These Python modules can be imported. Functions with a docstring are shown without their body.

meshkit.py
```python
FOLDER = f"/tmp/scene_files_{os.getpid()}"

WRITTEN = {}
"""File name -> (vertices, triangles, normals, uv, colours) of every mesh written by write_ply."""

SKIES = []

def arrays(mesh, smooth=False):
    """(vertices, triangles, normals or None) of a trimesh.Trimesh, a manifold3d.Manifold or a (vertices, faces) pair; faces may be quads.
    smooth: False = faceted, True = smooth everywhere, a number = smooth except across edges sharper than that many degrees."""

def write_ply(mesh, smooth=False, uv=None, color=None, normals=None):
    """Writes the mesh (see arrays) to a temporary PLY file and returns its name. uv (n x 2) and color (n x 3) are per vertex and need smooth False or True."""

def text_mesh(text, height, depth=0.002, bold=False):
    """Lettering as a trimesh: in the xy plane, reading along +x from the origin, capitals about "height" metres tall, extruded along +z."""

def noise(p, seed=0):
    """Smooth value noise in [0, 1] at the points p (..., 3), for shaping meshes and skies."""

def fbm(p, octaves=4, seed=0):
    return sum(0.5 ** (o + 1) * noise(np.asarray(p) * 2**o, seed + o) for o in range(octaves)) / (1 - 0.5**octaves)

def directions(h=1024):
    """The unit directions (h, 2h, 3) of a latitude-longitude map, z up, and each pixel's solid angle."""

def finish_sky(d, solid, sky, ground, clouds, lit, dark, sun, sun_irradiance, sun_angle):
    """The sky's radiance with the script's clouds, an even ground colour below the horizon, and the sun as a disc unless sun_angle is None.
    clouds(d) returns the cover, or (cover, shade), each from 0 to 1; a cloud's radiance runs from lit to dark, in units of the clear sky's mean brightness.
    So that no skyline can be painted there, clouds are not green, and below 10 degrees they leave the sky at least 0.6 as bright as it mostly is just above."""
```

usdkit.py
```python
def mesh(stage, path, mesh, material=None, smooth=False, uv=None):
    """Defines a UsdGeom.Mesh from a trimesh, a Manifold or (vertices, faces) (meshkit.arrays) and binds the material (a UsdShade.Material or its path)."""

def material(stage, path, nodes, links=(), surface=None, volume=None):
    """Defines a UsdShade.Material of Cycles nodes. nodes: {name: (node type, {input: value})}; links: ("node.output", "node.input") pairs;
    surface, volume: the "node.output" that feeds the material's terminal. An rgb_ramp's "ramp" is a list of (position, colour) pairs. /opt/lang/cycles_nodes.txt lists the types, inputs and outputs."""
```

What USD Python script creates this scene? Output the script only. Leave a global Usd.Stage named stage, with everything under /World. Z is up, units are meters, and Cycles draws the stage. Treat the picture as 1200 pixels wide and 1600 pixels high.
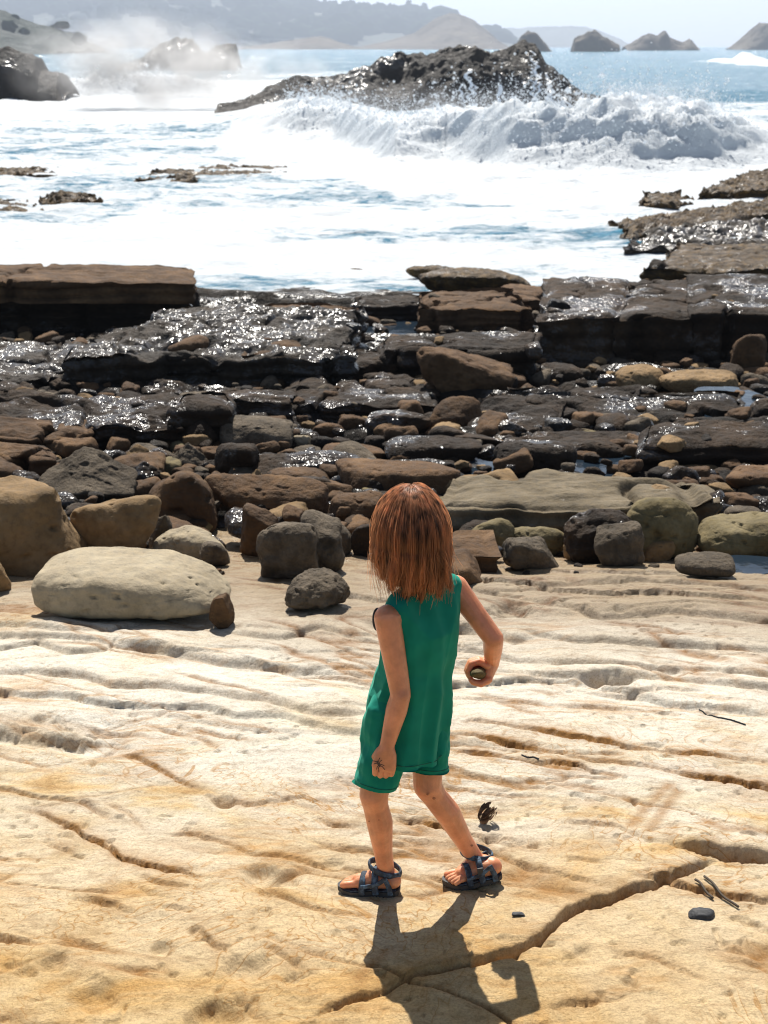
import math, random, numpy as np, trimesh, usdkit
from pxr import Usd, UsdGeom, UsdLux, UsdShade, Sdf, Gf, Vt
from meshkit import noise, fbm
import manifold3d as m3

stage = Usd.Stage.CreateInMemory()
UsdGeom.SetStageUpAxis(stage, UsdGeom.Tokens.z)
UsdGeom.SetStageMetersPerUnit(stage, 1.0)
UsdGeom.Xform.Define(stage, '/World')
UsdGeom.Scope.Define(stage, '/World/Looks')

# ------------------------------------------------------------------ camera, sky, sun, exposure
FPX, PITCH, EYE = 2300.0, math.radians(17.56), 2.09
EXPOSURE = 0.98
SUN_EL, SUN_AZ = math.radians(54.0), math.radians(-7.0)
SKY_STRENGTH, SUN_INTENSITY = 0.05, 1.25
HAZE_DENSITY = 0.0002

cam = UsdGeom.Camera.Define(stage, '/World/camera')
cam.AddTranslateOp().Set((0, 0, EYE))
cam.AddRotateXOp().Set(90 - math.degrees(PITCH))
cam.CreateHorizontalApertureAttr(27.0)
cam.CreateVerticalApertureAttr(36.0)
cam.CreateFocalLengthAttr(27.0 * FPX / 1200)
cam.CreateFStopAttr(9.0)
cam.CreateFocusDistanceAttr(3.75)
cam.CreateExposureAttr(EXPOSURE)
cam.CreateClippingRangeAttr((0.05, 30000.0))

sun_to = np.array([math.cos(SUN_EL) * math.sin(SUN_AZ), math.cos(SUN_EL) * math.cos(SUN_AZ), math.sin(SUN_EL)])
dome = UsdLux.DomeLight.Define(stage, '/World/sky')
sky_mat = usdkit.material(stage, '/World/Looks/sky', {
    's': ('sky_texture', {'sky_type': 'single_scattering', 'sun_disc': False, 'sun_elevation': SUN_EL, 'sun_rotation': SUN_AZ, 'aerosol_density': 1.6}),
    'b': ('background_shader', {'strength': SKY_STRENGTH})}, [('s.color', 'b.color')], surface='b.background')
UsdShade.MaterialBindingAPI.Apply(dome.GetPrim()).Bind(sky_mat)
dome.GetPrim().SetCustomDataByKey('kind', 'structure')
sun = UsdLux.DistantLight.Define(stage, '/World/sun')
sun.CreateIntensityAttr(SUN_INTENSITY); sun.CreateNormalizeAttr(True); sun.CreateAngleAttr(0.5); sun.CreateColorAttr((1.0, 0.955, 0.88))
zax = Gf.Vec3d(*map(float, sun_to))
sun.AddOrientOp(UsdGeom.XformOp.PrecisionDouble).Set(Gf.Rotation(Gf.Vec3d(0, 0, 1), zax).GetQuat())

# ------------------------------------------------------------------ pixels of the photograph (1200 x 1600) to the world
FW = np.array([0, math.cos(PITCH), -math.sin(PITCH)]); UP = np.array([0, math.sin(PITCH), math.cos(PITCH)]); O = np.array([0, 0, EYE])
def ray(px, py):
    return FW + np.array([1.0, 0, 0]) * (px - 600) / FPX + UP * (800 - py) / FPX
def atY(px, py, Y):
    d = ray(px, py); return O + d * (Y / d[1])
def atZ(px, py, z):
    d = ray(px, py); return O + d * ((z - EYE) / d[2])
SEA = -1.5
PROF = np.array([(-5, .02), (3.3, 0), (6.0, -.12), (7.0, -.28), (9, -.5), (13, -.8), (18, -1.1), (24, -1.5), (30, -2.4), (200, -9)])
def ground(Y):
    return np.interp(Y, PROF[:, 0], PROF[:, 1])
def hit(px, py):
    d = ray(px, py); t = np.linspace(1.5, 60, 3000)
    p = O + d * t[:, None]; below = np.nonzero(p[:, 2] < ground(p[:, 1]))[0]
    return p[below[0]] if len(below) else p[-1]
def depth(p):
    return float((np.asarray(p) - O) @ FW)

# ------------------------------------------------------------------ helpers
taken = {}
def path_for(name, parent=None):
    base = (str(parent.GetPath()) if parent else '/World') + '/' + name
    n = taken.get(base, 0); taken[base] = n + 1
    return base if n == 0 else f'{base}_{n:03d}'
def tag(p, label=None, cat=None, group=None, kind=None):
    p = p.GetPrim() if hasattr(p, 'GetPrim') else p
    for k, v in (('label', label), ('category', cat), ('group', group), ('kind', kind)):
        if v: p.SetCustomDataByKey(k, v)
    return p
def obj(name, mesh, mat, parent=None, smooth=True, color=None):
    m = usdkit.mesh(stage, path_for(name, parent), mesh, mat, smooth=smooth)
    if color is not None:
        for k, v in color.items():
            UsdGeom.PrimvarsAPI(m).CreatePrimvar(k, Sdf.ValueTypeNames.FloatArray, 'vertex').Set(Vt.FloatArray.FromNumpy(np.asarray(v, np.float32)))
    return m.GetPrim()
def thing(name, label, cat, loc=(0, 0, 0), rz=0.0, group=None):
    x = UsdGeom.Xform.Define(stage, path_for(name))
    x.AddTranslateOp().Set(tuple(map(float, loc)))
    if rz: x.AddRotateZOp().Set(float(rz))
    return tag(x, label, cat, group)
def grid_faces(nr, nc):
    i = np.arange(nr - 1)[:, None] * nc + np.arange(nc - 1)[None]
    i = i.ravel(); return np.stack([i, i + 1, i + nc + 1, i + nc], 1)
def sstep(a, b, x):
    t = np.clip((x - a) / (b - a), 0, 1); return t * t * (3 - 2 * t)
def P3(*c):
    return np.stack(np.broadcast_arrays(*c), -1).astype(float)
def fb(x, y, z=0.0, o=4, seed=0):
    return fbm(P3(x, y, z), o, seed) - 0.5
def ridged(x, y, z=0.0, o=4, seed=0):
    s = 0; a = 1; t = 0
    for k in range(o):
        s = s + a * (1 - np.abs(2 * noise(P3(x, y, z) * 2 ** k, seed + k) - 1)); t += a; a *= .5
    return s / t

# ------------------------------------------------------------------ materials
def rock_mat(name, ca, cb, cc=None, scale=3.0, rough=(.75, .95), bump=.5, bdist=.02, bscale=25, wet=0.0, wet_lo=.45, wet_hi=.6, wet_rough=.12, spec=.3, vary=.25, cscale=13, cdist=.09, stretch=(1, 1, 1)):
    cc = cc or ca
    N = {'g': ('geometry', {}), 'mp': ('mapping', {'scale': stretch}),
         'n1': ('noise_texture', {'scale': scale, 'detail': 5.0, 'roughness': .62, 'distortion': .4}),
         'n2': ('noise_texture', {'scale': scale * 7, 'detail': 6.0, 'roughness': .68}),
         'r1': ('rgb_ramp', {'ramp': [(.30, ca), (.5, cb), (.70, cc)]}),
         'r2': ('rgb_ramp', {'ramp': [(.25, (.55, .55, .55)), (.5, (1, 1, 1)), (.75, (1.25, 1.22, 1.18))]}),
         'm': ('mix_color', {'blend_type': 'multiply', 'fac': .85, 'use_clamp': False}),
         'oi': ('object_info', {}), 'mv': ('map_range', {'to_min': 1 - vary, 'to_max': 1 + vary}),
         'm2': ('vector_math', {'math_type': 'scale'}),
         'bn': ('noise_texture', {'scale': bscale, 'detail': 8.0, 'roughness': .65}),
         'b': ('bump', {'strength': bump, 'distance': bdist}),
         'rr': ('map_range', {'from_min': .3, 'from_max': .7, 'to_min': rough[0], 'to_max': rough[1]}),
         'p': ('principled_bsdf', {'specular_ior_level': spec})}
    L = [('g.position', 'mp.vector'), ('mp.vector', 'n1.vector'), ('mp.vector', 'n2.vector'), ('g.position', 'bn.vector'), ('n1.fac', 'r1.fac'), ('n2.fac', 'r2.fac'),
         ('r1.color', 'm.a'), ('r2.color', 'm.b'), ('oi.random', 'mv.value'), ('m.result', 'm2.vector1'), ('mv.result', 'm2.scale'), ('m2.vector', 'p.base_color'),
         ('bn.fac', 'b.height'), ('b.normal', 'p.normal'), ('n2.fac', 'rr.value')]
    if wet > 0:                      # a film of water over part of it
        N['wn'] = ('noise_texture', {'scale': scale * .6, 'detail': 5.0, 'roughness': .65})
        N['wr'] = ('map_range', {'from_min': wet_lo, 'from_max': wet_hi, 'to_min': 0.0, 'to_max': wet, 'clamp': True})
        N['cn'] = ('noise_texture', {'scale': cscale, 'detail': 3.0, 'roughness': .55})
        N['cb'] = ('bump', {'strength': 1.0, 'distance': cdist})
        N['p'][1].update(coat_roughness=wet_rough, coat_ior=1.4)
        L += [('g.position', 'wn.vector'), ('wn.fac', 'wr.value'), ('wr.result', 'p.coat_weight'), ('g.position', 'cn.vector'), ('cn.fac', 'cb.height'), ('cb.normal', 'p.coat_normal'), ('rr.result', 'p.roughness')]
    else:
        L += [('rr.result', 'p.roughness')]
    return usdkit.material(stage, '/World/Looks/' + name, N, L, surface='p.BSDF')
def plain(name, col, rough=.6, spec=.4, nscale=0, namp=.25, bump=0, bscale=100, bdist=.003, sss=0, sss_r=(1, .35, .2), sss_s=.006):
    N = {'p': ('principled_bsdf', {'base_color': col, 'roughness': rough, 'specular_ior_level': spec})}
    L = []
    if sss: N['p'][1].update(subsurface_weight=sss, subsurface_radius=sss_r, subsurface_scale=sss_s, subsurface_method='random_walk')
    if nscale:
        N['g'] = ('geometry', {}); N['n'] = ('noise_texture', {'scale': nscale, 'detail': 4.0, 'roughness': .6})
        N['r'] = ('rgb_ramp', {'ramp': [(.3, tuple(c * (1 - namp) for c in col)), (.7, tuple(c * (1 + namp) for c in col))]})
        L += [('g.position', 'n.vector'), ('n.fac', 'r.fac'), ('r.color', 'p.base_color')]
    if bump:
        N['g'] = ('geometry', {}); N['bn'] = ('noise_texture', {'scale': bscale, 'detail': 4.0}); N['b'] = ('bump', {'strength': bump, 'distance': bdist})
        L += [('g.position', 'bn.vector'), ('bn.fac', 'b.height'), ('b.normal', 'p.normal')]
    return usdkit.material(stage, '/World/Looks/' + name, N, L, surface='p.BSDF')

M = {}
M['pale'] = rock_mat('pale_sandstone', (0.1968, 0.1609, 0.1035), (0.2649, 0.217, 0.1428), (0.3103, 0.2619, 0.1784), 4, bump=.6, bdist=.012, bscale=40, vary=.06)
M['tan'] = rock_mat('tan_sandstone', (0.1025, 0.0644, 0.0288), (0.161, 0.1035, 0.0482), (0.2245, 0.1459, 0.072), 4, bump=.7, bdist=.015, bscale=35, vary=.12, spec=.2)
M['brown'] = rock_mat('brown_sandstone', (0.0405, 0.0217, 0.0095), (0.0765, 0.0419, 0.019), (0.126, 0.0719, 0.0329), 4, bump=.8, bdist=.02, bscale=30, vary=.18, spec=.2)
M['dark'] = rock_mat('dark_wet_rock', (0.0097, 0.0056, 0.003), (0.0225, 0.0133, 0.0065), (0.0467, 0.0266, 0.0125), 3, rough=(.7, .9), bump=1.0, bdist=.03, bscale=22, wet=1.0, wet_lo=.52, wet_hi=.57, wet_rough=.2, vary=.3, spec=.18, cscale=8, cdist=.13)
M['glint'] = rock_mat('glinting_wet_rock', (0.0084, 0.0056, 0.0035), (0.021, 0.014, 0.0077), (0.0385, 0.0252, 0.014), 3, rough=(.6, .8), bump=1.0, bdist=.04, bscale=16, wet=1.0, wet_lo=.45, wet_hi=.5, wet_rough=.2, spec=.2, vary=.1, cscale=6, cdist=.17)
M['green'] = rock_mat('olive_sandstone', (.064, .050, .022), (.115, .09, .042), (.16, .128, .068), 5, bump=.6, bdist=.015, bscale=35, vary=.1, spec=.2)
#(0.0581, 0.0425, 0.0153), (0.1071, 0.0765, 0.0275), (0.1561, 0.1148, 0.0498), 5, bump=.6, bdist=.015, bscale=35, vary=.1, spec=.2)
M['drab'] = rock_mat('drab_sandstone', (.062, .048, .028), (.105, .082, .05), (.15, .12, .078), 4, bump=.7, bdist=.015, bscale=35, vary=.1, spec=.2, wet=.8, wet_lo=.6, wet_hi=.66, wet_rough=.22)
M['grey'] = rock_mat('grey_pitted_rock', (0.035, 0.0266, 0.0171), (0.0778, 0.0598, 0.04), (0.1283, 0.1008, 0.0697), 8, bump=.9, bdist=.02, bscale=50, vary=.1, spec=.2)
M['bed'] = rock_mat('dark_tidal_bedrock', (0.0059, 0.0039, 0.0026), (0.013, 0.0091, 0.0059), (0.0273, 0.0182, 0.0111), 2.5, rough=(.7, .9), bump=1.0, bdist=.04, bscale=16, wet=1.0, wet_lo=.5, wet_hi=.58, wet_rough=.26, vary=0, spec=.18)
M['searock'] = rock_mat('sea_stack_rock', (0.007, 0.0056, 0.0042), (0.0168, 0.0126, 0.0098), (0.0385, 0.0294, 0.0224), .6, rough=(.5, .8), bump=1.0, bdist=.3, bscale=2.6, wet=1.0, wet_lo=.54, wet_hi=.62, wet_rough=.22, spec=.2, vary=.1, cscale=1.3, cdist=.7)
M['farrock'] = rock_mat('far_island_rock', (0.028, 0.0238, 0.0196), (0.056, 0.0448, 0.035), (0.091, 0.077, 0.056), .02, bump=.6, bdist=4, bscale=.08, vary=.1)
M['hill'] = rock_mat('wooded_hill', (0.0115, 0.0187, 0.0141), (0.0224, 0.0324, 0.022), (0.0576, 0.0648, 0.044), .006, bump=1.0, bdist=8, bscale=.06, vary=.1)
M['weed'] = rock_mat('brown_seaweed', (.014, .007, .002), (.055, .030, .007), (.14, .08, .02), 7, rough=(.5, .7), bump=1.0, bdist=.03, bscale=40, wet=.8, wet_lo=.55, wet_hi=.65, wet_rough=.25, spec=.2, vary=.15, cscale=16, cdist=.06)
# ------------------------------------------------------------------ foreground sandstone shelf
def px_line(pts):
    return np.array([hit(x, y)[:2] for x, y in pts])
# (pixel line, lip height m, groove depth m, groove half-width m, how far the lip lasts m, stain)
LEDGES = [
 ([(480,1595),(560,1562),(600,1552),(640,1532),(700,1517),(745,1508),(800,1490),(850,1463),(880,1437),(930,1410),(980,1393),(1040,1374),(1090,1352),(1125,1340)], .026, .022, .010, .35, .6),
 ([(1035,1322),(1080,1334),(1130,1338),(1250,1342)], .045, .03, .014, .3, .5),
 ([(-60,1168),(10,1180),(50,1188),(100,1186),(150,1172),(210,1172)], -.05, .03, .03, .25, .2),
 ([(-60,1150),(0,1146),(60,1150),(110,1156),(160,1160)], .05, .03, .05, .25, .1),
 ([(20,1252),(60,1265),(120,1290),(190,1335),(260,1360),(330,1374)], .008, .016, .007, .12, 1),
 ([(250,1300),(310,1303),(345,1310),(400,1333),(470,1343),(545,1362)], .006, .012, .006, .12, .9),
 ([(60,1306),(95,1322),(140,1345)], .006, .016, .008, .1, 1),
 ([(200,1362),(255,1383),(320,1390)], .006, .010, .006, .1, .8),
 ([(205,1384),(235,1393),(265,1401)], .010, .018, .010, .1, 1),
 ([(240,1422),(280,1424),(316,1428)], .012, .020, .009, .1, .6),
 ([(285,1448),(310,1462),(332,1485),(372,1500)], .012, .020, .010, .1, 1),
 ([(398,1477),(450,1508),(505,1535)], .006, .014, .006, .1, .8),
 ([(110,1405),(150,1417),(215,1430)], .014, .010, .008, .05, .9),
 ([(360,1372),(415,1398),(470,1412)], .010, .018, .010, .12, .8),
 ([(125,1240),(150,1262),(172,1285)], .004, .008, .006, .1, .9),
 ([(150,1245),(200,1270),(240,1312)], .004, .008, .005, .1, .9),
 ([(300,1232),(335,1242),(400,1252),(470,1246),(575,1262)], .010, .009, .010, .2, .8),
 ([(150,1172),(210,1180),(290,1222),(345,1240)], .008, .008, .009, .2, .9),
 ([(480,1270),(520,1286),(575,1292)], .006, .012, .006, .1, .8),
 ([(470,1300),(520,1318),(590,1340)], .004, .010, .005, .1, .8),
 ([(700,1128),(800,1140),(900,1155),(1000,1172),(1100,1180),(1250,1196)], .010, .009, .010, .12, .9),
 ([(690,1148),(800,1166),(900,1186),(1000,1200),(1100,1214),(1250,1232)], .011, .011, .010, .12, 1),
 ([(690,1172),(760,1176),(830,1190),(900,1198),(960,1214)], .008, .012, .008, .1, .9),
 ([(740,1235),(830,1228),(900,1212)], -.006, .008, .010, .2, .3),
 ([(600,1275),(640,1278),(700,1290),(760,1310),(840,1328)], .008, .014, .007, .1, .8),
 ([(740,1305),(800,1318),(838,1327)], .012, .016, .009, .1, .6),
 ([(780,1345),(840,1358),(920,1385),(960,1390)], .010, .016, .010, .1, .9),
 ([(870,1340),(900,1348),(955,1352)], .010, .014, .009, .1, .6),
 ([(980,1372),(1060,1375),(1120,1395),(1250,1405)], .012, .014, .010, .12, .8),
 ([(940,1480),(1010,1500),(1080,1520),(1150,1560)], .005, .010, .006, .1, .7),
 ([(840,1580),(900,1570),(950,1560),(1000,1552)], .006, .012, .006, .1, .7),
 ([(860,1285),(960,1295),(1000,1312),(1040,1318)], .008, .010, .008, .12, .6),
 ([(640,1365),(720,1385),(800,1400)], .005, .010, .006, .1, .8),
 ([(0,1460),(40,1468),(80,1480)], .005, .010, .006, .1, .4),
 ([(30,1578),(80,1572),(110,1562)], .005, .012, .006, .1, .3),
 ([(120,1548),(150,1540),(185,1552)], .010, .014, .008, .06, .3),
 ([(350,1555),(400,1590),(430,1600)], .010, .014, .008, .1, .9),
 ([(520,1440),(560,1470),(600,1490)], .006, .010, .006, .1, .8),
 # rounded pillows of the middle band
 ([(-60,988),(40,995),(100,1003),(170,1000),(230,985)], .05, .01, .02, .5, .1),
 ([(-60,1030),(60,1012),(110,1030),(165,1022),(200,1000)], .04, .03, .02, .45, .1),
 ([(160,1012),(250,1022),(350,1040),(450,1050),(510,1056),(610,1056)], .075, .025, .02, .55, .1),
 ([(-60,1068),(50,1058),(130,1066),(175,1078),(260,1078),(360,1092),(410,1100),(490,1122),(590,1122)], .055, .02, .018, .5, .3),
 ([(150,1112),(260,1120),(400,1140),(580,1150)], .020, .006, .02, .4, .2),
 ([(345,995),(440,1002),(500,985),(590,1006)], .06, .02, .02, .4, .1),
 ([(560,975),(640,985),(760,988),(800,1002),(842,1000)], .085, .03, .03, .4, .1),
 ([(690,1015),(760,1020),(800,1032),(860,1036),(1000,1046),(1120,1052),(1250,1064)], .045, .02, .02, .3, .2),
 ([(690,1038),(740,1042),(850,1062),(1000,1066),(1250,1082)], .040, .018, .018, .3, .2),
 ([(800,985),(900,1004),(1000,1008),(1100,1016),(1250,1020)], .045, .02, .02, .35, .1),
 ([(720,915),(800,935),(890,952),(940,966),(1040,958),(1140,968),(1250,975)], .05, .02, .025, .4, .1),
 ([(760,930),(820,918),(900,915),(1000,910),(1250,925)], .05, .02, .02, .4, .1),
 ([(880,1082),(960,1092),(1040,1086),(1120,1090)], .025, .012, .012, .2, .3),
 ([(830,1060),(900,1066),(960,1072)], .01, .01, .012, .2, .2),
 ([(690,1095),(760,1098),(860,1108),(960,1112),(1080,1120)], .016, .010, .010, .2, .5),
]
HOLES = [(960,1068,.06,.05),(930,1071,.05,.04),(1050,1056,.05,.03),(800,955,.07,.05),(410,1365,.05,.03),(445,1370,.04,.025),(390,1517,.05,.03),(250,1490,.025,.02),
         (150,1575,.05,.025),(85,1512,.03,.02),(455,1540,.02,.012),(340,1597,.06,.04),(1020,1052,.04,.02),(350,1250,.03,.02),(520,1348,.025,.015),(300,1285,.015,.01),
         (640,1270,.02,.012),(770,1312,.02,.015),(910,1490,.02,.012),(205,1120,.02,.012),(60,1130,.025,.015),(985,1535,.02,.012),(40,1530,.02,.012)]
nx, ny = 940, 860
t_ = np.linspace(-1, 1, nx); x = 2.4 * t_ + 5.0 * t_ ** 7
y = 1.0 + (7.6 - 1.0) * (np.linspace(0, 1, ny) ** 1.25)
X, Y = np.meshgrid(x, y)
Xw = X + .25 * fb(X * 1.2, Y * 1.2, 3, 3, 11) + .03 * fb(X * 9, Y * 9, 3, 2, 13)
Yw = Y + .30 * fb(X * .9, Y * 1.5, 7, 3, 12) + .035 * fb(X * 8, Y * 8, 5, 2, 14)
Z = ground(Y) + .05 * fb(X * .8, Y * .8, 1, 3, 1)
stain = np.zeros_like(Z); wetp = np.zeros_like(Z)
band = sstep(3.95, 4.7, Y) * (1 - .6 * sstep(6.0, 6.6, Y))
# bedding edges that step up towards the sea: flat-topped treads with abrupt undercut risers, fading in and out
for fr, amp, seed, dx in ((2.1, .020, 21, .22), (4.6, .007, 22, -.15)):
    ph = (Yw + dx * Xw) * fr + 1.6 * fb(X * .8, Y * .8, seed, 4, seed)
    t = ph - np.floor(ph); rise = .035 * fr ** .5
    saw = np.where(t < rise, sstep(0, rise, t), 1 - ((t - rise) / (1 - rise)) ** 2.2)
    msk = sstep(.5, .68, noise(P3(X * 1.1, Y * 1.9, seed), seed + 5))
    Z += amp * saw * msk * (.12 + .88 * band)
    Z -= amp * .35 * np.exp(-((t - 0 * rise) / (rise * .6)) ** 2) * msk * (.12 + .88 * band)
    stain = np.maximum(stain, .15 * msk * np.exp(-(t / (.10 * fr ** .3)) ** 2) * noise(P3(X * 3, Y * 5, seed), seed + 9))
# hairline fissures: thin broken grooves running down to the right on the near slab, along the beds farther off
ca, sa_ = math.cos(-.5), math.sin(-.5)
for ang, sx, sy, seed, dep, eps, w0 in ((-.50, 1.0, 5.0, 31, .014, .013, 1.0), (-.42, 1.5, 8.0, 32, .010, .018, 1.0), (-.06, .8, 7.0, 33, .008, .012, .35), (.45, 1.2, 4.0, 35, .008, .013, .5)):
    U = Xw * math.cos(ang) + Yw * math.sin(ang); V = -Xw * math.sin(ang) + Yw * math.cos(ang)
    nn_ = fbm(P3(U * sx, V * sy, seed), 3, seed) - .5
    on_ = sstep(.50, .62, noise(P3(U * sx * 1.8, V * sy * .5, seed + .5), seed + 3)) * w0
    g_ = np.exp(-(nn_ / eps) ** 2) * on_
    Z -= dep * g_ * np.where(ang < -.3, 1 - .6 * band, 1)
    Z += dep * .3 * sstep(0, eps * 4, nn_) * (1 - sstep(eps * 4, eps * 12, nn_)) * on_
    stain = np.maximum(stain, .9 * np.exp(-(np.abs(nn_) / (eps * 2.6)) ** 1.5) * on_)
for k, (pts, h, gd, gw, L, st) in enumerate(LEDGES):
    l = px_line(pts); l = l[np.argsort(l[:, 0])]
    x0, x1 = l[0, 0], l[-1, 0]
    gw = max(.0055, gw * (.7 if k <= 37 else 1))
    cols = np.nonzero((x > x0 - .3) & (x < x1 + .3))[0]
    if not len(cols): continue
    xs = X[:, cols]
    wob = .022 * fb(xs * 11, Y[:, cols] * 3, k, 3, 40 + k) + (.022 if k <= 37 else .006) * fb(xs * 38, Y[:, cols] * 10, k, 3, 140 + k) + .016 * (np.floor(4 * noise(P3(xs * 14, Y[:, cols] * 4, k), 240 + k)) / 4 - .4) * (k <= 37)
    sd = Y[:, cols] - np.interp(xs, l[:, 0], l[:, 1]) + wob
    fade = sstep(x0 - .02, x0 + .12, xs) * (1 - sstep(x1 - .12, x1 + .02, xs)) * (.5 + .9 * noise(P3(xs * 7, k, 2.), 70 + k))
    near = np.abs(sd) < 1.6
    r = max(.004, abs(h) * .28)
    lip = np.where(sd > 0, (1 - np.exp(-np.maximum(sd, 0) / r)) * np.exp(-np.maximum(sd, 0) / L), 0)
    Z[:, cols] += fade * (h * (.31 if k > 37 else .7) * lip - (.6 if k > 37 else 1.15) * gd * np.exp(-((sd + gw * .4) / gw) ** 2))
    stain[:, cols] = np.maximum(stain[:, cols], st * fade * (.55 * np.exp(-(np.abs(sd - .01) / .05) ** 1.2) + .6 * np.exp(-(np.abs(sd) / .016) ** 1.5)))
for px, py, r, d in HOLES:
    c = hit(px, py); rr = np.hypot((X - c[0]), (Y - c[1]) * 1.0) * (1 + .5 * fb(X * 25, Y * 25, px, 2, 5))
    Z -= d * np.exp(-(rr / r) ** 4)
# the faint orange trail at the right
for pts in ([(985,1295),(1010,1262),(1045,1230)], [(1015,1300),(1040,1262),(1058,1240)], [(1100,1290),(1130,1302),(1200,1298)], [(560,1540),(600,1500)]):
    l = px_line(pts)
    for a, b in zip(l[:-1], l[1:]):
        q = np.stack([X, Y], -1) - a; t = np.clip((q @ (b - a)) / ((b - a) @ (b - a)), 0, 1)
        stain = np.maximum(stain, .75 * np.exp(-(np.linalg.norm(q - t[..., None] * (b - a), axis=-1) / .022) ** 2))
Z += .010 * fb(X * 5, Y * 5, 2, 4, 3) + .006 * fb(X * 28, Y * 28, 2, 4, 4) + .0035 * (ridged(X * 22, Y * 30, 1, 3, 9) - .5)
pits = noise(P3(X * 34, Y * 34, 1), 61); Z -= .010 * sstep(.83, .93, pits) * (noise(P3(X * 3, Y * 3, 4), 62) > .5)
wetp = sstep(4.75, 5.8, Y + .10 * np.clip(X, -1, 2) + .7 * fb(X * 1.5, Y * 1.5, 4, 3, 65))
sd_sand = (1 - sstep(2.7, 4.3, Y + .25 * X + 1.2 * fb(X * .9, Y * .9, 9, 3, 66)))
Z -= .03 * sstep(5.2, 6.2, Y)
palev = band * .75 * sstep(.3, .6, noise(P3(X * 1.3, Y * 2.2, 8), 91) + .2)
verts = np.stack([X, Y, Z], -1).reshape(-1, 3)
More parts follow.
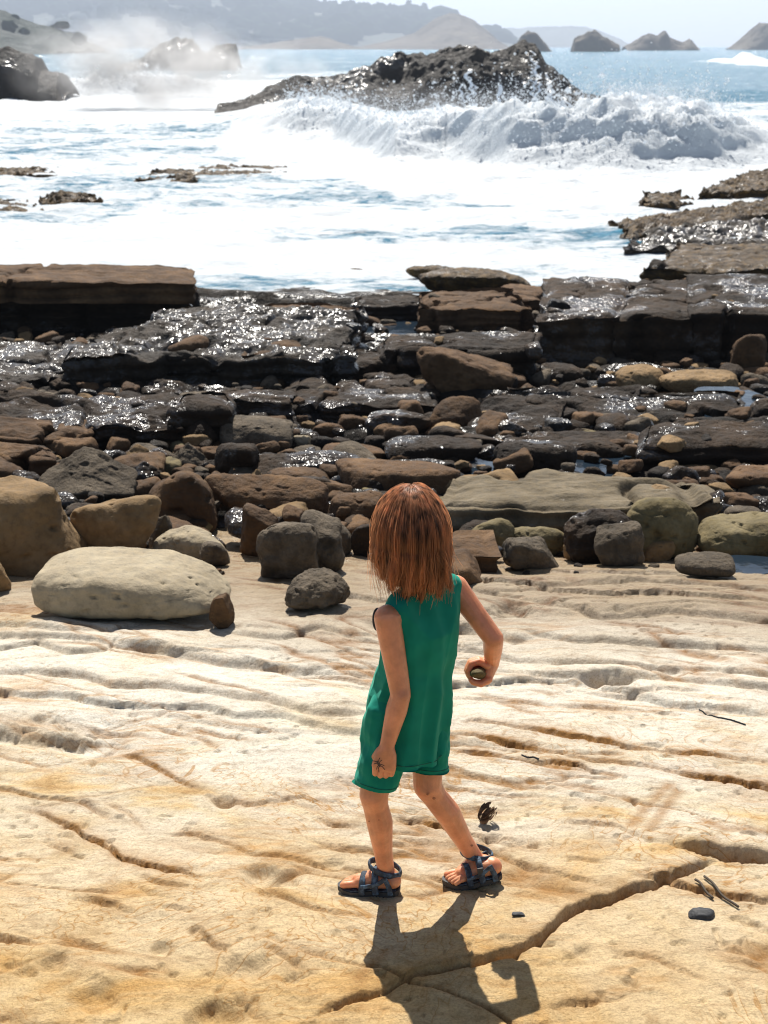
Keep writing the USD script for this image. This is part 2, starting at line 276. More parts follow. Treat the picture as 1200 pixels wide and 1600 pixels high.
shelf = {
 'g': ('geometry', {}), 'mp': ('mapping', {'scale': (1.0, 1.6, 1), 'rotation': (0, 0, .35)}),
 'st': ('attribute', {'attribute': 'stain'}), 'we': ('attribute', {'attribute': 'wet'}), 'sa': ('attribute', {'attribute': 'sandy'}),
 'n1': ('noise_texture', {'scale': 1.5, 'detail': 6.0, 'roughness': .6, 'distortion': 1.2}),
 'r1': ('rgb_ramp', {'ramp': [(.28, (.50, .455, .38)), (.42, (.54, .49, .40)), (.54, (.50, .43, .31)), (.64, (.50, .37, .20)), (.73, (.43, .28, .12)), (.84, (.34, .18, .07))]}),
 'n2': ('noise_texture', {'scale': 9.0, 'detail': 7.0, 'roughness': .68, 'distortion': .8}),
 'r2': ('rgb_ramp', {'ramp': [(.25, (.58, .50, .42)), (.48, (1, 1, 1)), (.72, (1.15, 1.15, 1.15))]}),
 'm1': ('mix_color', {'blend_type': 'multiply', 'fac': .9, 'use_clamp': False}),
 'warm': ('mix_color', {'blend_type': 'multiply', 'b': (.93, .755, .50), 'use_clamp': False}),
 'pa': ('attribute', {'attribute': 'pale'}), 'pam': ('mix_color', {'b': (.58, .545, .47)}), 'ns': ('noise_texture', {'scale': 22.0, 'detail': 5.0, 'roughness': .65}),
 'ms': ('math', {'math_type': 'multiply'}), 'ms2': ('math', {'math_type': 'multiply', 'value2': 1.7, 'use_clamp': True}),
 'stm': ('mix_color', {'b': (.27, .135, .042)}),
 'wetm': ('mix_color', {'blend_type': 'multiply', 'b': (.47, .39, .29), 'use_clamp': False}),
 'sp': ('noise_texture', {'scale': 160.0, 'detail': 2.0}), 'spr': ('rgb_ramp', {'ramp': [(.3, (.78, .76, .74)), (.5, (1, 1, 1)), (.7, (1.1, 1.1, 1.1))]}),
 'm3': ('mix_color', {'blend_type': 'multiply', 'fac': .8, 'use_clamp': False}),
 'wr': ('map_range', {'from_min': .2, 'from_max': 1, 'to_min': .92, 'to_max': .42}),
 
 'vb': ('noise_texture', {'scale': 1.7, 'detail': 4.0, 'roughness': .55, 'distortion': 1.6}), 'v1': ('math', {'math_type': 'multiply', 'value2': 17.0}), 'v2': ('math', {'math_type': 'fraction'}),
 'vr': ('rgb_ramp', {'ramp': [(0, (0, 0, 0)), (.38, (0, 0, 0)), (.48, (1, 1, 1)), (.54, (.25, .25, .25)), (.8, (0, 0, 0))]}), 'vm': ('noise_texture', {'scale': 1.2, 'detail': 3.0}), 'vmr': ('map_range', {'range_type': 'smoothstep', 'from_min': .42, 'from_max': .56, 'to_max': .95, 'clamp': True}), 'v3': ('math', {'math_type': 'multiply'}), 'v5': ('math', {'math_type': 'subtract', 'value1': 1.0}), 'v4': ('math', {'math_type': 'multiply', 'use_clamp': True}), 'vmix': ('mix_color', {'b': (.36, .20, .07)}),
 'gr': ('noise_texture', {'scale': 75.0, 'detail': 5.0, 'roughness': .75}), 'grr': ('rgb_ramp', {'ramp': [(.3, (.66, .62, .56)), (.46, (1, 1, 1)), (.7, (1.1, 1.1, 1.08))]}), 'grm': ('mix_color', {'blend_type': 'multiply', 'fac': .8, 'use_clamp': False}),
 'mq': ('mapping', {'rotation': (0, 0, .48), 'scale': (.9, 5.5, 1)}), 'nq': ('noise_texture', {'scale': 1.15, 'detail': 4.0, 'roughness': .5, 'distortion': .25}), 'q1': ('math', {'math_type': 'subtract', 'value2': .5}), 'q2': ('math', {'math_type': 'absolute'}),
 'q3': ('map_range', {'range_type': 'smoothstep', 'from_min': .0065, 'from_max': .001, 'clamp': True}), 'qs': ('map_range', {'range_type': 'smoothstep', 'from_min': .035, 'from_max': .0, 'clamp': True}),
 'qm': ('noise_texture', {'scale': 1.9, 'detail': 3.0}), 'qmr': ('map_range', {'range_type': 'smoothstep', 'from_min': .48, 'from_max': .60, 'clamp': True}), 'q4': ('math', {'math_type': 'multiply'}), 'q5': ('math', {'math_type': 'multiply'}), 'q6': ('math', {'math_type': 'multiply', 'value2': .45}),
 'qst': ('mix_color', {'b': (.40, .22, .075)}), 'qdk': ('mix_color', {'b': (.27, .15, .06)}), 'q7': ('math', {'math_type': 'multiply', 'value2': .0}), 'hsum': ('math', {'math_type': 'multiply_add', 'value2': 0.0}),
 'bn': ('noise_texture', {'scale': 30.0, 'detail': 10.0, 'roughness': .76}), 'b': ('bump', {'strength': 1.0, 'distance': .016}),
 'p': ('principled_bsdf', {'specular_ior_level': .25})}
links = [('g.position', 'mp.vector'), ('mp.vector', 'n1.vector'), ('mp.vector', 'n2.vector'), ('g.position', 'ns.vector'), ('g.position', 'sp.vector'), ('g.position', 'bn.vector'),
 ('n1.fac', 'r1.fac'), ('n2.fac', 'r2.fac'), ('r1.color', 'pam.a'), ('pa.fac', 'pam.fac'), ('pam.result', 'm1.a'), ('r2.color', 'm1.b'), ('sa.fac', 'warm.fac'), ('m1.result', 'warm.a'),
 ('st.fac', 'ms.value1'), ('ns.fac', 'ms.value2'), ('ms.value', 'ms2.value1'), ('ms2.value', 'stm.fac'), ('g.position', 'vb.vector'), ('vb.fac', 'v1.value1'), ('v1.value', 'v2.value1'), ('v2.value', 'vr.fac'), ('g.position', 'vm.vector'), ('vm.fac', 'vmr.value'), ('vr.color', 'v3.value1'), ('vmr.result', 'v3.value2'), ('pa.fac', 'v5.value2'), ('v3.value', 'v4.value1'), ('v5.value', 'v4.value2'), ('v4.value', 'vmix.fac'), ('warm.result', 'vmix.a'), ('g.position', 'gr.vector'), ('gr.fac', 'grr.fac'), ('vmix.result', 'grm.a'), ('grr.color', 'grm.b'), ('grm.result', 'qst.a'), ('q6.value', 'qst.fac'), ('qst.result', 'qdk.a'), ('q4.value', 'q7.value1'), ('q7.value', 'qdk.fac'), ('qdk.result', 'stm.a'),
 ('g.position', 'mq.vector'), ('mq.vector', 'nq.vector'), ('nq.fac', 'q1.value1'), ('q1.value', 'q2.value1'), ('q2.value', 'q3.value'), ('q2.value', 'qs.value'), ('g.position', 'qm.vector'), ('qm.fac', 'qmr.value'),
 ('q3.result', 'q4.value1'), ('qmr.result', 'q4.value2'), ('qs.result', 'q5.value1'), ('qmr.result', 'q5.value2'), ('q5.value', 'q6.value1'),
 ('we.fac', 'wetm.fac'), ('stm.result', 'wetm.a'), ('sp.fac', 'spr.fac'), ('wetm.result', 'm3.a'), ('spr.color', 'm3.b'), ('m3.result', 'p.base_color'),
 ('we.fac', 'wr.value'), ('wr.result', 'p.roughness'), ('q4.value', 'hsum.value1'), ('bn.fac', 'hsum.value3'), ('hsum.value', 'b.height'), ('b.normal', 'p.normal')]
M['shelf'] = usdkit.material(stage, '/World/Looks/shelf_sandstone', shelf, links, surface='p.BSDF')
tag(obj('sandstone_shelf', (verts, grid_faces(ny, nx)), M['shelf'], smooth=True, color={'stain': stain.ravel(), 'wet': wetp.ravel(), 'sandy': sd_sand.ravel(), 'pale': palev.ravel()}), kind='structure')
SH = (x, y, Z)
def shelf_z(px, py):
    j, i = np.clip(np.searchsorted(x, px), 0, nx - 1), np.clip(np.searchsorted(y, py), 0, ny - 1)
    return float(Z[i, j])

# ------------------------------------------------------------------ tidal bedrock between shelf and sea
gx = np.linspace(-12, 12, 380); gy = np.linspace(6.9, 30, 420)
GX, GY = np.meshgrid(gx, gy)
ph = GY * 1.0 + .1 * GX + 1.5 * fb(GX * .3, GY * .3, 1, 3, 81); t = ph - np.floor(ph)
saw = np.where(t < .15, sstep(0, .15, t), 1 - (t - .15) / .85)
GZ = ground(GY) - .12 + .16 * saw * (GY > 7.5) * (1 - sstep(20, 24, GY)) + .16 * fb(GX * 1.6, GY * 1.6, 1, 4, 82) + .07 * (ridged(GX * 3, GY * 5, 1, 3, 83) - .5)
GZ -= .12 * (1 - sstep(6.9, 7.5, GY))
tag(obj('tidal_bedrock', (np.stack([GX, GY, GZ], -1).reshape(-1, 3), grid_faces(420, 380)), M['bed']), kind='structure')

# ------------------------------------------------------------------ rocks
ICO = {k: trimesh.creation.icosphere(k) for k in (2, 3, 4, 5)}
def rock_mesh(w, d, h, seed, kind='round', sub=4):
    rng = np.random.default_rng(seed); pyramid = kind == 'pyramid'; kind = 'angular' if pyramid else kind
    u = np.array(ICO[sub].vertices)
    half = np.array([w, d, h]) / 2
    P = {'round': 4.2, 'block': 8, 'angular': 22, 'flat': 7, 'rough': 5, 'lens': 3.6}[kind]
    nr = {'round': 7, 'block': 9, 'angular': 13, 'flat': 9, 'rough': 16, 'lens': 5}[kind]
    n = np.vstack([np.eye(3), -np.eye(3)]); dd = np.ones(6)
    n = n + rng.normal(0, {'round': .2, 'block': .2, 'angular': .27, 'flat': .09, 'rough': .2, 'lens': .1}[kind], n.shape)
    n /= np.linalg.norm(n, axis=1, keepdims=True)
    e = rng.normal(size=(nr, 3)); e /= np.linalg.norm(e, axis=1, keepdims=True)
    cut = rng.uniform(*{'round': (.98, 1.2), 'block': (1.0, 1.25), 'angular': (.82, 1.15), 'flat': (1.0, 1.25), 'rough': (.9, 1.15), 'lens': (1.1, 1.3)}[kind], nr)
    n = np.vstack([n, e]); dd = np.concatenate([dd, cut])
    if pyramid:
        ap = np.array([rng.uniform(-.3, .3), rng.uniform(-.1, .4), 1.0]); k0 = rng.uniform(0, 1.5)
        for q_ in range(4):
            f_ = np.array([math.cos(k0 + q_ * 1.57), math.sin(k0 + q_ * 1.57) , 0]); f_ /= max(abs(f_[0]), abs(f_[1])); n1 = np.cross(np.array([-f_[1], f_[0], 0]), ap - (f_ * 1.05 - [0, 0, .75])); n1 /= np.linalg.norm(n1); n1 = n1 if n1 @ f_ > 0 else -n1
            n = np.vstack([n, n1]); dd = np.append(dd, max(n1 @ ap, .12))
    s = np.maximum(u @ n.T, 0) / dd
    r = (s ** P).sum(1) ** (-1 / P)
    v = u * r[:, None] * half
    m = min(w, h, d); q = v + seed * 3.7
    a = {'round': .13, 'block': .15, 'angular': .10, 'flat': .10, 'rough': .14, 'lens': .10}[kind]
    disp = a * 2.2 * (fbm(q / m * 1.1, 3, seed) - .5) + a * .8 * (fbm(q / m * 4, 3, seed + 3) - .5)
    if kind in ('rough', 'angular'): disp += a * .9 * (ridged(q[:, 0] / m * 3.5, q[:, 1] / m * 3.5, q[:, 2] / m * 3.5, 3, seed + 9) - .6)
    pit = noise(q / m * 6.5, seed + 17); disp -= .05 * sstep(.78, .9, pit)
    # faint bedding grooves
    g = np.abs(np.sin((q[:, 2] / m + .5 * (fbm(q / m, 2, seed + 5) - .5)) * rng.uniform(6, 10))); disp -= .022 * sstep(.25, .0, g) * rng.uniform(.0, 1) * noise(q / m * 1.7, seed + 6)
    v = v + u * (disp * m)[:, None]
    return v, np.array(ICO[sub].faces)
nseed = [100]; named = []
def rock(x0, y0, x1, y1, kind, mat, label, cat='boulder', dr=.75, rz=0, tilt=(0, 0), sub=None, lift=0.0, group=None, name=None, yb=None, seed=None):
    """A boulder that fills the box x0..x1, y0..y1 of the photograph, standing on the ground there."""
    nseed[0] += 1; seed = seed or nseed[0]
    cx = (x0 + x1) / 2; b = hit(cx, (yb or y1) - 1)
    if b[1] < 7.3: b[2] = shelf_z(b[0], b[1])
    w = (x1 - x0) / FPX * depth(b); d = w * dr
    for _ in range(3):
        Yc = b[1] + .42 * d; w = (x1 - x0) / FPX * depth((0, Yc, b[2])); d = w * dr
    Yt = Yc + (.12 * d if kind == 'round' else .25 * d)
    zt = atY(cx, y0, Yt)[2]; gz = b[2] + lift if not yb else atY(cx, y1, b[1])[2]
    h = max(zt - gz, .15 * w); sk = .03 if kind == 'lens' else .14; full = h * (1 + sk)
    X0 = atY(cx, y1, Yc)[0]
    sub = sub or (5 if w * FPX / depth(b) > 75 else 4 if w * FPX / depth(b) > 26 else 3)
    v, f = rock_mesh(w * (1.0 if not rz else .97), d, full, seed, kind, sub)
    if tilt != (0, 0): v = v @ trimesh.transformations.euler_matrix(math.radians(tilt[0]), math.radians(tilt[1]), 0)[:3, :3].T
    v[:, 2] += full / 2 - sk * h
    t = obj(name or 'boulder', (v, f), M[mat]); x_ = UsdGeom.Xformable(t); x_.AddTranslateOp().Set((float(X0), float(Yc), float(zt - h)))
    if rz: x_.AddRotateZOp().Set(float(rz))
    named.append((cx, (y0 + y1) / 2, label))
    return tag(t, label, cat, group)
def slab_mesh(c, ztop, zbot, seed, n=110, edge=.06, rnd=.05, strata=.05, sfreq=14, top=.045, grooves=.05, lip=0.0, tiltz=(0, 0)):
    """A bed of rock over the quad c (near-left, near-right, far-right, far-left), its sides weathered in layers."""
    c = np.array(c, float)[:, :2]; H = ztop - zbot
    size = (np.linalg.norm(c[1] - c[0]) + np.linalg.norm(c[2] - c[3])) / 2, (np.linalg.norm(c[3] - c[0]) + np.linalg.norm(c[2] - c[1])) / 2
    k = np.concatenate([np.linspace(-2, -1, 22)[:-1], np.linspace(-1, 1, n), np.linspace(1, 2, 22)[1:]])
    nn = len(k); s, t = np.meshgrid(k, k)
    m = np.maximum(np.maximum(np.abs(s), np.abs(t)), 1.0); down = m - 1
    s1, t1 = np.clip(s, -1, 1), np.clip(t, -1, 1)
    a, b = (s1 + 1) / 2, (t1 + 1) / 2
    xy = (1 - b)[..., None] * ((1 - a)[..., None] * c[0] + a[..., None] * c[1]) + b[..., None] * ((1 - a)[..., None] * c[3] + a[..., None] * c[2])
    zz = ztop - H * down
    ex = np.exp(-(1 - np.abs(s1)) * size[0] / 2 / rnd); ey = np.exp(-(1 - np.abs(t1)) * size[1] / 2 / rnd)
    out = np.stack([np.sign(s1) * ex, np.sign(t1) * ey], -1)
    zz = zz - rnd * np.minimum(1, np.maximum(ex, ey)) * (down < .02) - rnd * .0
    q = P3(xy[..., 0], xy[..., 1], zz)
    en = edge * 3.2 * (fbm(P3(xy[..., 0] * .9 + seed, xy[..., 1] * .9, zz * .3 + seed), 2, seed + 21) - .5) + edge * 2.4 * (fbm(P3(xy[..., 0] * 1.6, xy[..., 1] * 1.6, zz * .6 + seed), 4, seed) - .5) + edge * .8 * (fbm(q * 6 + seed, 3, seed + 1) - .5)
    lay = zz * sfreq + 1.2 * (fbm(P3(xy[..., 0] * .8, xy[..., 1] * .8, seed), 2, seed + 2) - .5)
    fl = np.floor(lay); fr = lay - fl
    prof = noise(P3(fl * 7.3, seed, xy[..., 0] * .25), seed + 4) - .5 + .3 * np.sin(np.pi * fr)
    en = en + strata * 2 * prof * (down > .01) - lip * sstep(.25, .5, down)
    cr = np.abs(fbm(P3(xy[..., 0] * 1.1 + seed * 2, xy[..., 1] * 1.1, seed), 3, seed + 31) - .5)
    zz = zz + (down < .3) * (top * 2 * (fbm(P3(xy[..., 0] * 1.4, xy[..., 1] * 2.2, seed), 4, seed + 6) - .5) + top * .5 * (fbm(P3(xy[..., 0] * 9, xy[..., 1] * 9, seed), 3, seed + 8) - .5))
    zz = zz - .06 * np.exp(-(cr / .018) ** 2) * (down < .3)
    en = en - .15 * np.exp(-(cr / .035) ** 2)
    if grooves:
        zz = zz + grooves * (ridged(xy[..., 0] * 2.5, xy[..., 1] * 5, seed, 4, seed + 11) - .6) * (down < .05)
    xy = xy + out * en[..., None]
    ctr = c.mean(0); zz = zz + ((xy[..., 0] - ctr[0]) * tiltz[0] + (xy[..., 1] - ctr[1]) * tiltz[1]) * (1 - down)
    return np.stack([xy[..., 0], xy[..., 1], zz], -1).reshape(-1, 3), grid_faces(nn, nn)
def slab_dims(xf0, xf1, yft, yfb, xb0, xb1, yb):
    cx = (max(xf0, 0) + min(xf1, 1200)) / 2
    b = hit(cx, yfb - 1); Yf = b[1]; zt = atY(cx, yft, Yf)[2]
    c = [atZ(xf0, yft, zt), atZ(xf1, yft, zt), atZ(xb1, yb, zt), atZ(xb0, yb, zt)]
    return c, zt, b[2]
beds = []
def slab(xf0, xf1, yft, yfb, xb0, xb1, yb, mat, label, cat='rock ledge', name='rock_slab', zb=None, group=None, **k):
    nseed[0] += 1
    c, zt, z0 = slab_dims(xf0, xf1, yft, yfb, xb0, xb1, yb); beds.append((c, zt, z0))
    return tag(obj(name, slab_mesh(c, zt, (z0 if zb is None else zb) - .2, nseed[0], **k), M[mat]), label, cat, group)
# --- ledges and beds, far to near
c, zt, z0 = slab_dims(-200, 292, 438, 528, -200, 290, 414)
lg = thing('rock_ledge', 'long flat-topped tan ledge with dark undercut at the water edge on the left', 'rock ledge')
zc = atY(100, 474, hit(46, 527)[1])[2]
obj('cap_bed', slab_mesh(c, zt, zc, 11, edge=.08, rnd=.04, strata=.05, sfreq=9, top=.02), M['brown'], lg)
c2 = np.array(c); c2[0, 1] += .35; c2[1, 1] += .35; c2[1:3, 0] -= .12
obj('lower_bed', slab_mesh(c2, zc + .02, z0 - .3, 12, edge=.1, rnd=.04, strata=.12, sfreq=12), M['dark'], lg)
slab(112, 548, 556, 612, 258, 575, 480, 'glint', 'broad rough wet shelf glittering in the sun below the tan ledge', edge=.12, rnd=.05, strata=.08, top=.04, grooves=.16, sfreq=9, n=150)
slab(-80, 118, 590, 616, -80, 170, 536, 'glint', 'small glinting wet shelf at the left edge under the dark undercut', edge=.1, rnd=.05, strata=.06, grooves=.10)
slab(-90, 285, 662, 706, -90, 318, 614, 'dark', 'rough brown and wet shelf with ragged front behind the dark pyramid boulder', edge=.14, rnd=.05, strata=.09, top=.05, grooves=.10, n=130)
slab(-90, 132, 676, 716, -90, 120, 650, 'brown', 'layered red-brown bed at the left edge, upper of two', edge=.08, rnd=.04, strata=.07, sfreq=16)
slab(-90, 92, 712, 764, -90, 84, 692, 'brown', 'layered red-brown bed at the left edge, lower of two', edge=.08, rnd=.04, strata=.07, sfreq=16)
slab(275, 345, 625, 700, 300, 350, 606, 'dark', 'dark rough block at the right end of the ragged brown shelf', edge=.08, rnd=.05, strata=.06, grooves=.06)
slab(400, 568, 500, 538, 402, 560, 472, 'brown', 'orange-brown flat-topped block at the water edge beside the glittering shelf', 'boulder', 'boulder', edge=.07, rnd=.09, strata=.05)
slab(388, 470, 548, 606, 410, 480, 528, 'brown', 'brown upright block at the front of the glittering shelf, left of a pair', 'boulder', 'boulder', edge=.06, rnd=.07, strata=.04)
slab(470, 546, 545, 598, 478, 548, 524, 'brown', 'brown upright block at the front of the glittering shelf, right of a pair', 'boulder', 'boulder', edge=.06, rnd=.07, strata=.04)
slab(540, 622, 572, 604, 545, 610, 548, 'dark', 'dark low block with a wet corner right of the paired brown blocks', edge=.06, rnd=.06, strata=.05)
slab(605, 846, 544, 602, 600, 846, 518, 'dark', 'dark flat-topped ledge below the big ledge, its right end cut square', edge=.07, rnd=.04, strata=.06, sfreq=8)
slab(548, 660, 470, 512, 560, 655, 458, 'dark', 'dark rock wedge at the water edge left of the big right ledge', edge=.08, rnd=.06, strata=.05)
slab(656, 842, 478, 524, 662, 800, 450, 'brown', 'brown rounded end block of the big right ledge', edge=.07, rnd=.10, strata=.04)
slab(772, 856, 468, 500, 780, 850, 440, 'brown', 'small brown block wedged behind the end block of the right ledge', edge=.06, rnd=.06, strata=.04)
slab(846, 962, 492, 572, 856, 990, 432, 'dark', 'wet-topped joint block of the big right ledge, left of three', edge=.04, rnd=.05, strata=.05, sfreq=7, top=.04)
slab(966, 1086, 492, 572, 994, 1076, 436, 'dark', 'wet-topped joint block of the big right ledge, middle of three', edge=.04, rnd=.05, strata=.05, sfreq=7, top=.04)
slab(1090, 1300, 482, 572, 1082, 1300, 428, 'dark', 'dark joint block of the big right ledge at the photo edge, right of three', edge=.04, rnd=.05, strata=.06, sfreq=7, top=.04)
slab(1010, 1300, 418, 446, 1060, 1300, 380, 'weed', 'weedy dark reef behind the big right ledge', 'reef', 'reef_rock', edge=.2, rnd=.1, strata=.08, grooves=.1, zb=SEA - .2)
slab(462, 668, 606, 628, 470, 660, 588, 'dark', 'dark layered bed in the middle of the rubble, upper of two', edge=.06, rnd=.035, strata=.07, sfreq=14)
slab(455, 672, 628, 660, 462, 665, 606, 'dark', 'dark layered bed in the middle of the rubble, lower of two', edge=.06, rnd=.035, strata=.07, sfreq=14)
slab(308, 470, 632, 668, 322, 470, 606, 'dark', 'dark ragged bed left of the two layered middle beds', edge=.1, rnd=.05, strata=.08, grooves=.06)
slab(690, 862, 664, 682, 760, 900, 616, 'dark', 'low wet slab running diagonally, left of the tide pool', edge=.1, rnd=.06, strata=.05, grooves=.08, tiltz=(.03, .06))
slab(850, 1010, 648, 668, 800, 1000, 604, 'dark', 'low wet slab with layered front behind the blue tide pool', edge=.1, rnd=.06, strata=.05, grooves=.08)
slab(985, 1160, 640, 660, 960, 1150, 615, 'dark', 'low glinting slab below the two long tan boulders', edge=.1, rnd=.06, strata=.05, grooves=.06)
slab(800, 1010, 700, 712, 830, 1000, 668, 'dark', 'flat wet slab at the rim of the blue tide pool', edge=.1, rnd=.04, strata=.04, grooves=.05)
slab(1006, 1300, 690, 742, 1012, 1300, 655, 'dark', 'dark square-fronted shelf with wet top beside the blue tide pool', edge=.06, rnd=.05, strata=.07, grooves=.06, sfreq=10)
slab(690, 1142, 786, 846, 742, 1085, 738, 'drab', 'long flat drab slab with dark front behind the child\'s head', edge=.05, rnd=.03, strata=.05, sfreq=13, top=.015)
slab(1040, 1132, 734, 746, 1045, 1125, 727, 'tan', 'thin tan slab lying on the back edge of the long flat slab', edge=.04, rnd=.03, strata=.03)
slab(690, 752, 858, 884, 700, 745, 835, 'brown', 'wedge-shaped slab with wet front right of the child\'s shoulder', edge=.04, rnd=.03, strata=.04)


# --- boulders
B = rock
B(1052, 862, 1146, 906, 'lens', 'grey', 'flat wet grey rock beside the near pool at the right', 'rock', dr=.8)
B(645, 555, 802, 628, 'angular', 'brown', 'tilted wedge-shaped brown slab with a sunlit upper edge in the middle rubble', dr=.5, tilt=(0, 18), seed=412)
B(843, 568, 908, 602, 'flat', 'dark', 'flat wet dark rock shining on top, under the big right ledge')
B(956, 572, 1042, 615, 'round', 'tan', 'rounded tan boulder left of the long loaf-shaped tan boulder')
B(1020, 581, 1158, 620, 'round', 'tan', 'long loaf-shaped tan boulder under the right ledge', dr=.5)
B(932, 582, 962, 616, 'round', 'dark', 'small dark rock leaning on the rounded tan boulder')
B(1140, 525, 1200, 590, 'round', 'brown', 'brown boulder at the right edge below the big ledge')
B(1135, 520, 1172, 550, 'round', 'tan', 'small tan rock in the shade of the big right ledge')
B(1180, 480, 1260, 560, 'block', 'brown', 'brown block cut by the right photo edge beside the ledge')
B(672, 632, 746, 684, 'round', 'brown', 'rounded brown boulder at the left end of the diagonal wet slab')
B(735, 655, 812, 692, 'angular', 'dark', 'dark sloping rock below the diagonal wet slab')
B(768, 684, 900, 742, 'flat', 'dark', 'dark whale-backed boulder at the left rim of the blue tide pool', dr=.6)
B(880, 684, 980, 722, 'flat', 'dark', 'flat dark rock lying in the blue tide pool', dr=.6)
B(705, 676, 776, 704, 'round', 'dark', 'low dark rock behind the whale-backed boulder')
B(738, 696, 772, 722, 'round', 'dark', 'small dark rock between the two flat dark boulders')
B(596, 680, 740, 730, 'flat', 'dark', 'flat dark boulder behind the pitted one, left of the foaming pool', dr=.6)
B(525, 716, 720, 774, 'flat', 'brown', 'big flat boulder with round hollows right behind the child\'s head', dr=.55)
B(500, 694, 600, 724, 'flat', 'brown', 'low brown boulder behind the big hollowed one', dr=.6)
B(398, 704, 578, 750, 'block', 'dark', 'long dark block lying across the rubble', dr=.4)
B(572, 640, 674, 688, 'block', 'dark', 'dark cracked block below the layered beds', dr=.6)
B(494, 660, 538, 688, 'block', 'brown', 'small squared brown rock, left of two under the layered beds')
B(528, 648, 568, 684, 'block', 'brown', 'small squared brown rock, right of two under the layered beds')
B(343, 650, 458, 708, 'flat', 'grey', 'pale wet-topped slab-sided boulder in the middle of the left rubble', dr=.7)
B(280, 652, 340, 708, 'pyramid', 'dark', 'dark pyramid rock beside the pale wet-topped boulder', seed=333)
B(188, 690, 240, 734, 'pyramid', 'tan', 'small pointed pale rock behind the dark pyramid boulder')
B(205, 717, 254, 756, 'pyramid', 'dark', 'small dark cone-shaped rock above the cubic boulder')
B(270, 688, 328, 738, 'pyramid', 'grey', 'pointed grey rock above the cubic boulder')
B(340, 690, 404, 748, 'round', 'dark', 'dark domed rock left of the long dark block')
B(455, 700, 500, 712, 'round', 'grey', 'thin pale rock between dome and layered beds')
B(462, 678, 486, 702, 'angular', 'pale', 'small pale upright stone left of two under the layered beds')
B(480, 690, 500, 702, 'angular', 'pale', 'tiny pale stone beside the pale upright stone')
B(68, 695, 222, 790, 'pyramid', 'grey', 'big angular grey boulder like a pyramid on the left', dr=.9, seed=517)
B(-150, 742, 120, 892, 'block', 'tan', 'tall weathered tan block cut by the left photo edge', dr=.7, seed=611)
B(-80, 712, 42, 775, 'block', 'brown', 'brown weathered block behind the tall tan block at the left edge')
B(112, 784, 237, 870, 'round', 'tan', 'smooth tan boulder between the tall block and the cubic boulder', seed=622)
B(226, 738, 340, 828, 'block', 'brown', 'cube-like brown boulder with a pale spot on its face', dr=.8)
B(246, 820, 344, 868, 'round', 'pale', 'smooth pale egg-shaped boulder above the big cream one', dr=.7)
B(312, 848, 358, 878, 'round', 'grey', 'small grey stone at the right end of the egg-shaped boulder')
B(340, 758, 522, 818, 'round', 'brown', 'long brown sausage-shaped boulder in the left rubble', dr=.4)
B(434, 767, 520, 814, 'round', 'brown', 'reddish brown boulder lying before the sausage-shaped one', dr=.6)
B(378, 792, 442, 862, 'angular', 'brown', 'small angular brown rock left of the split grey boulder')
B(514, 765, 606, 826, 'round', 'brown', 'rounded brown boulder left of the child\'s head', dr=.8)
B(416, 729, 508, 766, 'round', 'brown', 'domed brown boulder above the sausage-shaped one', dr=.7)
B(380, 730, 418, 765, 'pyramid', 'tan', 'small pointed tan rock left of the domed brown boulder')
B(546, 822, 578, 862, 'round', 'dark', 'small dark round rock beside the child\'s hair')
B(234, 808, 270, 856, 'angular', 'grey', 'narrow grey wedge between the smooth tan and the egg-shaped boulders')
B(403, 812, 500, 898, 'block', 'grey', 'left half of the split grey boulder', dr=.8, seed=700)
B(472, 814, 533, 890, 'block', 'grey', 'right half of the split grey boulder', dr=1.1, seed=703)
B(494, 812, 550, 860, 'round', 'grey', 'grey rounded rock behind the split boulder')
B(443, 890, 551, 962, 'rough', 'grey', 'dark pitted stone lying alone on the shelf left of the child', dr=.8, seed=811)
B(52, 858, 358, 984, 'lens', 'pale', 'huge smooth cream boulder lying flat on the shelf at the left', dr=.62, seed=914, name='boulder')
B(330, 930, 366, 990, 'angular', 'brown', 'brown shard wedged under the right end of the huge cream boulder', seed=77)
B(-60, 870, 10, 925, 'round', 'tan', 'tan stone cut by the left photo edge below the tall block')
B(735, 808, 808, 862, 'round', 'green', 'olive egg-shaped boulder right of the child\'s head', dr=.8)
B(826, 788, 890, 830, 'round', 'green', 'olive rounded boulder against the long flat slab')
B(790, 822, 882, 862, 'round', 'green', 'long low olive boulder behind the speckled pinkish one', dr=.5)
B(785, 837, 860, 886, 'block', 'grey', 'speckled pinkish boulder in front of the olive ones', dr=.7)
B(876, 784, 988, 872, 'rough', 'dark', 'dark barnacled boulder with knobbly surface', dr=.9)
B(968, 775, 1088, 870, 'round', 'green', 'largest olive boulder, domed, beside the barnacled one', dr=.85)
B(932, 818, 1004, 884, 'block', 'grey', 'grey squared boulder in front of the barnacled one', dr=.8)
B(1002, 842, 1052, 872, 'flat', 'tan', 'low flat pale stone beside the grey squared boulder')
B(879, 847, 916, 870, 'round', 'tan', 'small smooth pebble-like stone between the pinkish and grey boulders')
B(1090, 804, 1240, 872, 'round', 'green', 'olive boulder at the right edge beside the near pool', dr=.7)
B(1130, 790, 1188, 820, 'flat', 'grey', 'small flat rock behind the olive boulder at the right edge')
B(1128, 728, 1240, 776, 'round', 'brown', 'brown boulder at the right end of the long flat slab')
B(1088, 738, 1132, 764, 'round', 'brown', 'small brown rock at the right end of the long flat slab')
B(1170, 620, 1240, 662, 'round', 'dark', 'dark glistening rock at the right edge by the upper pool')
B(556, 560, 612, 600, 'round', 'dark', 'dark rounded rock under the square-cut ledge')
B(607, 585, 655, 615, 'round', 'dark', 'dark rock before the tilted wedge slab')
B(600, 608, 662, 640, 'block', 'dark', 'dark block right of the layered middle beds')
B(940, 540, 1010, 570, 'flat', 'dark', 'low dark layered rock in the shade of the right ledge')
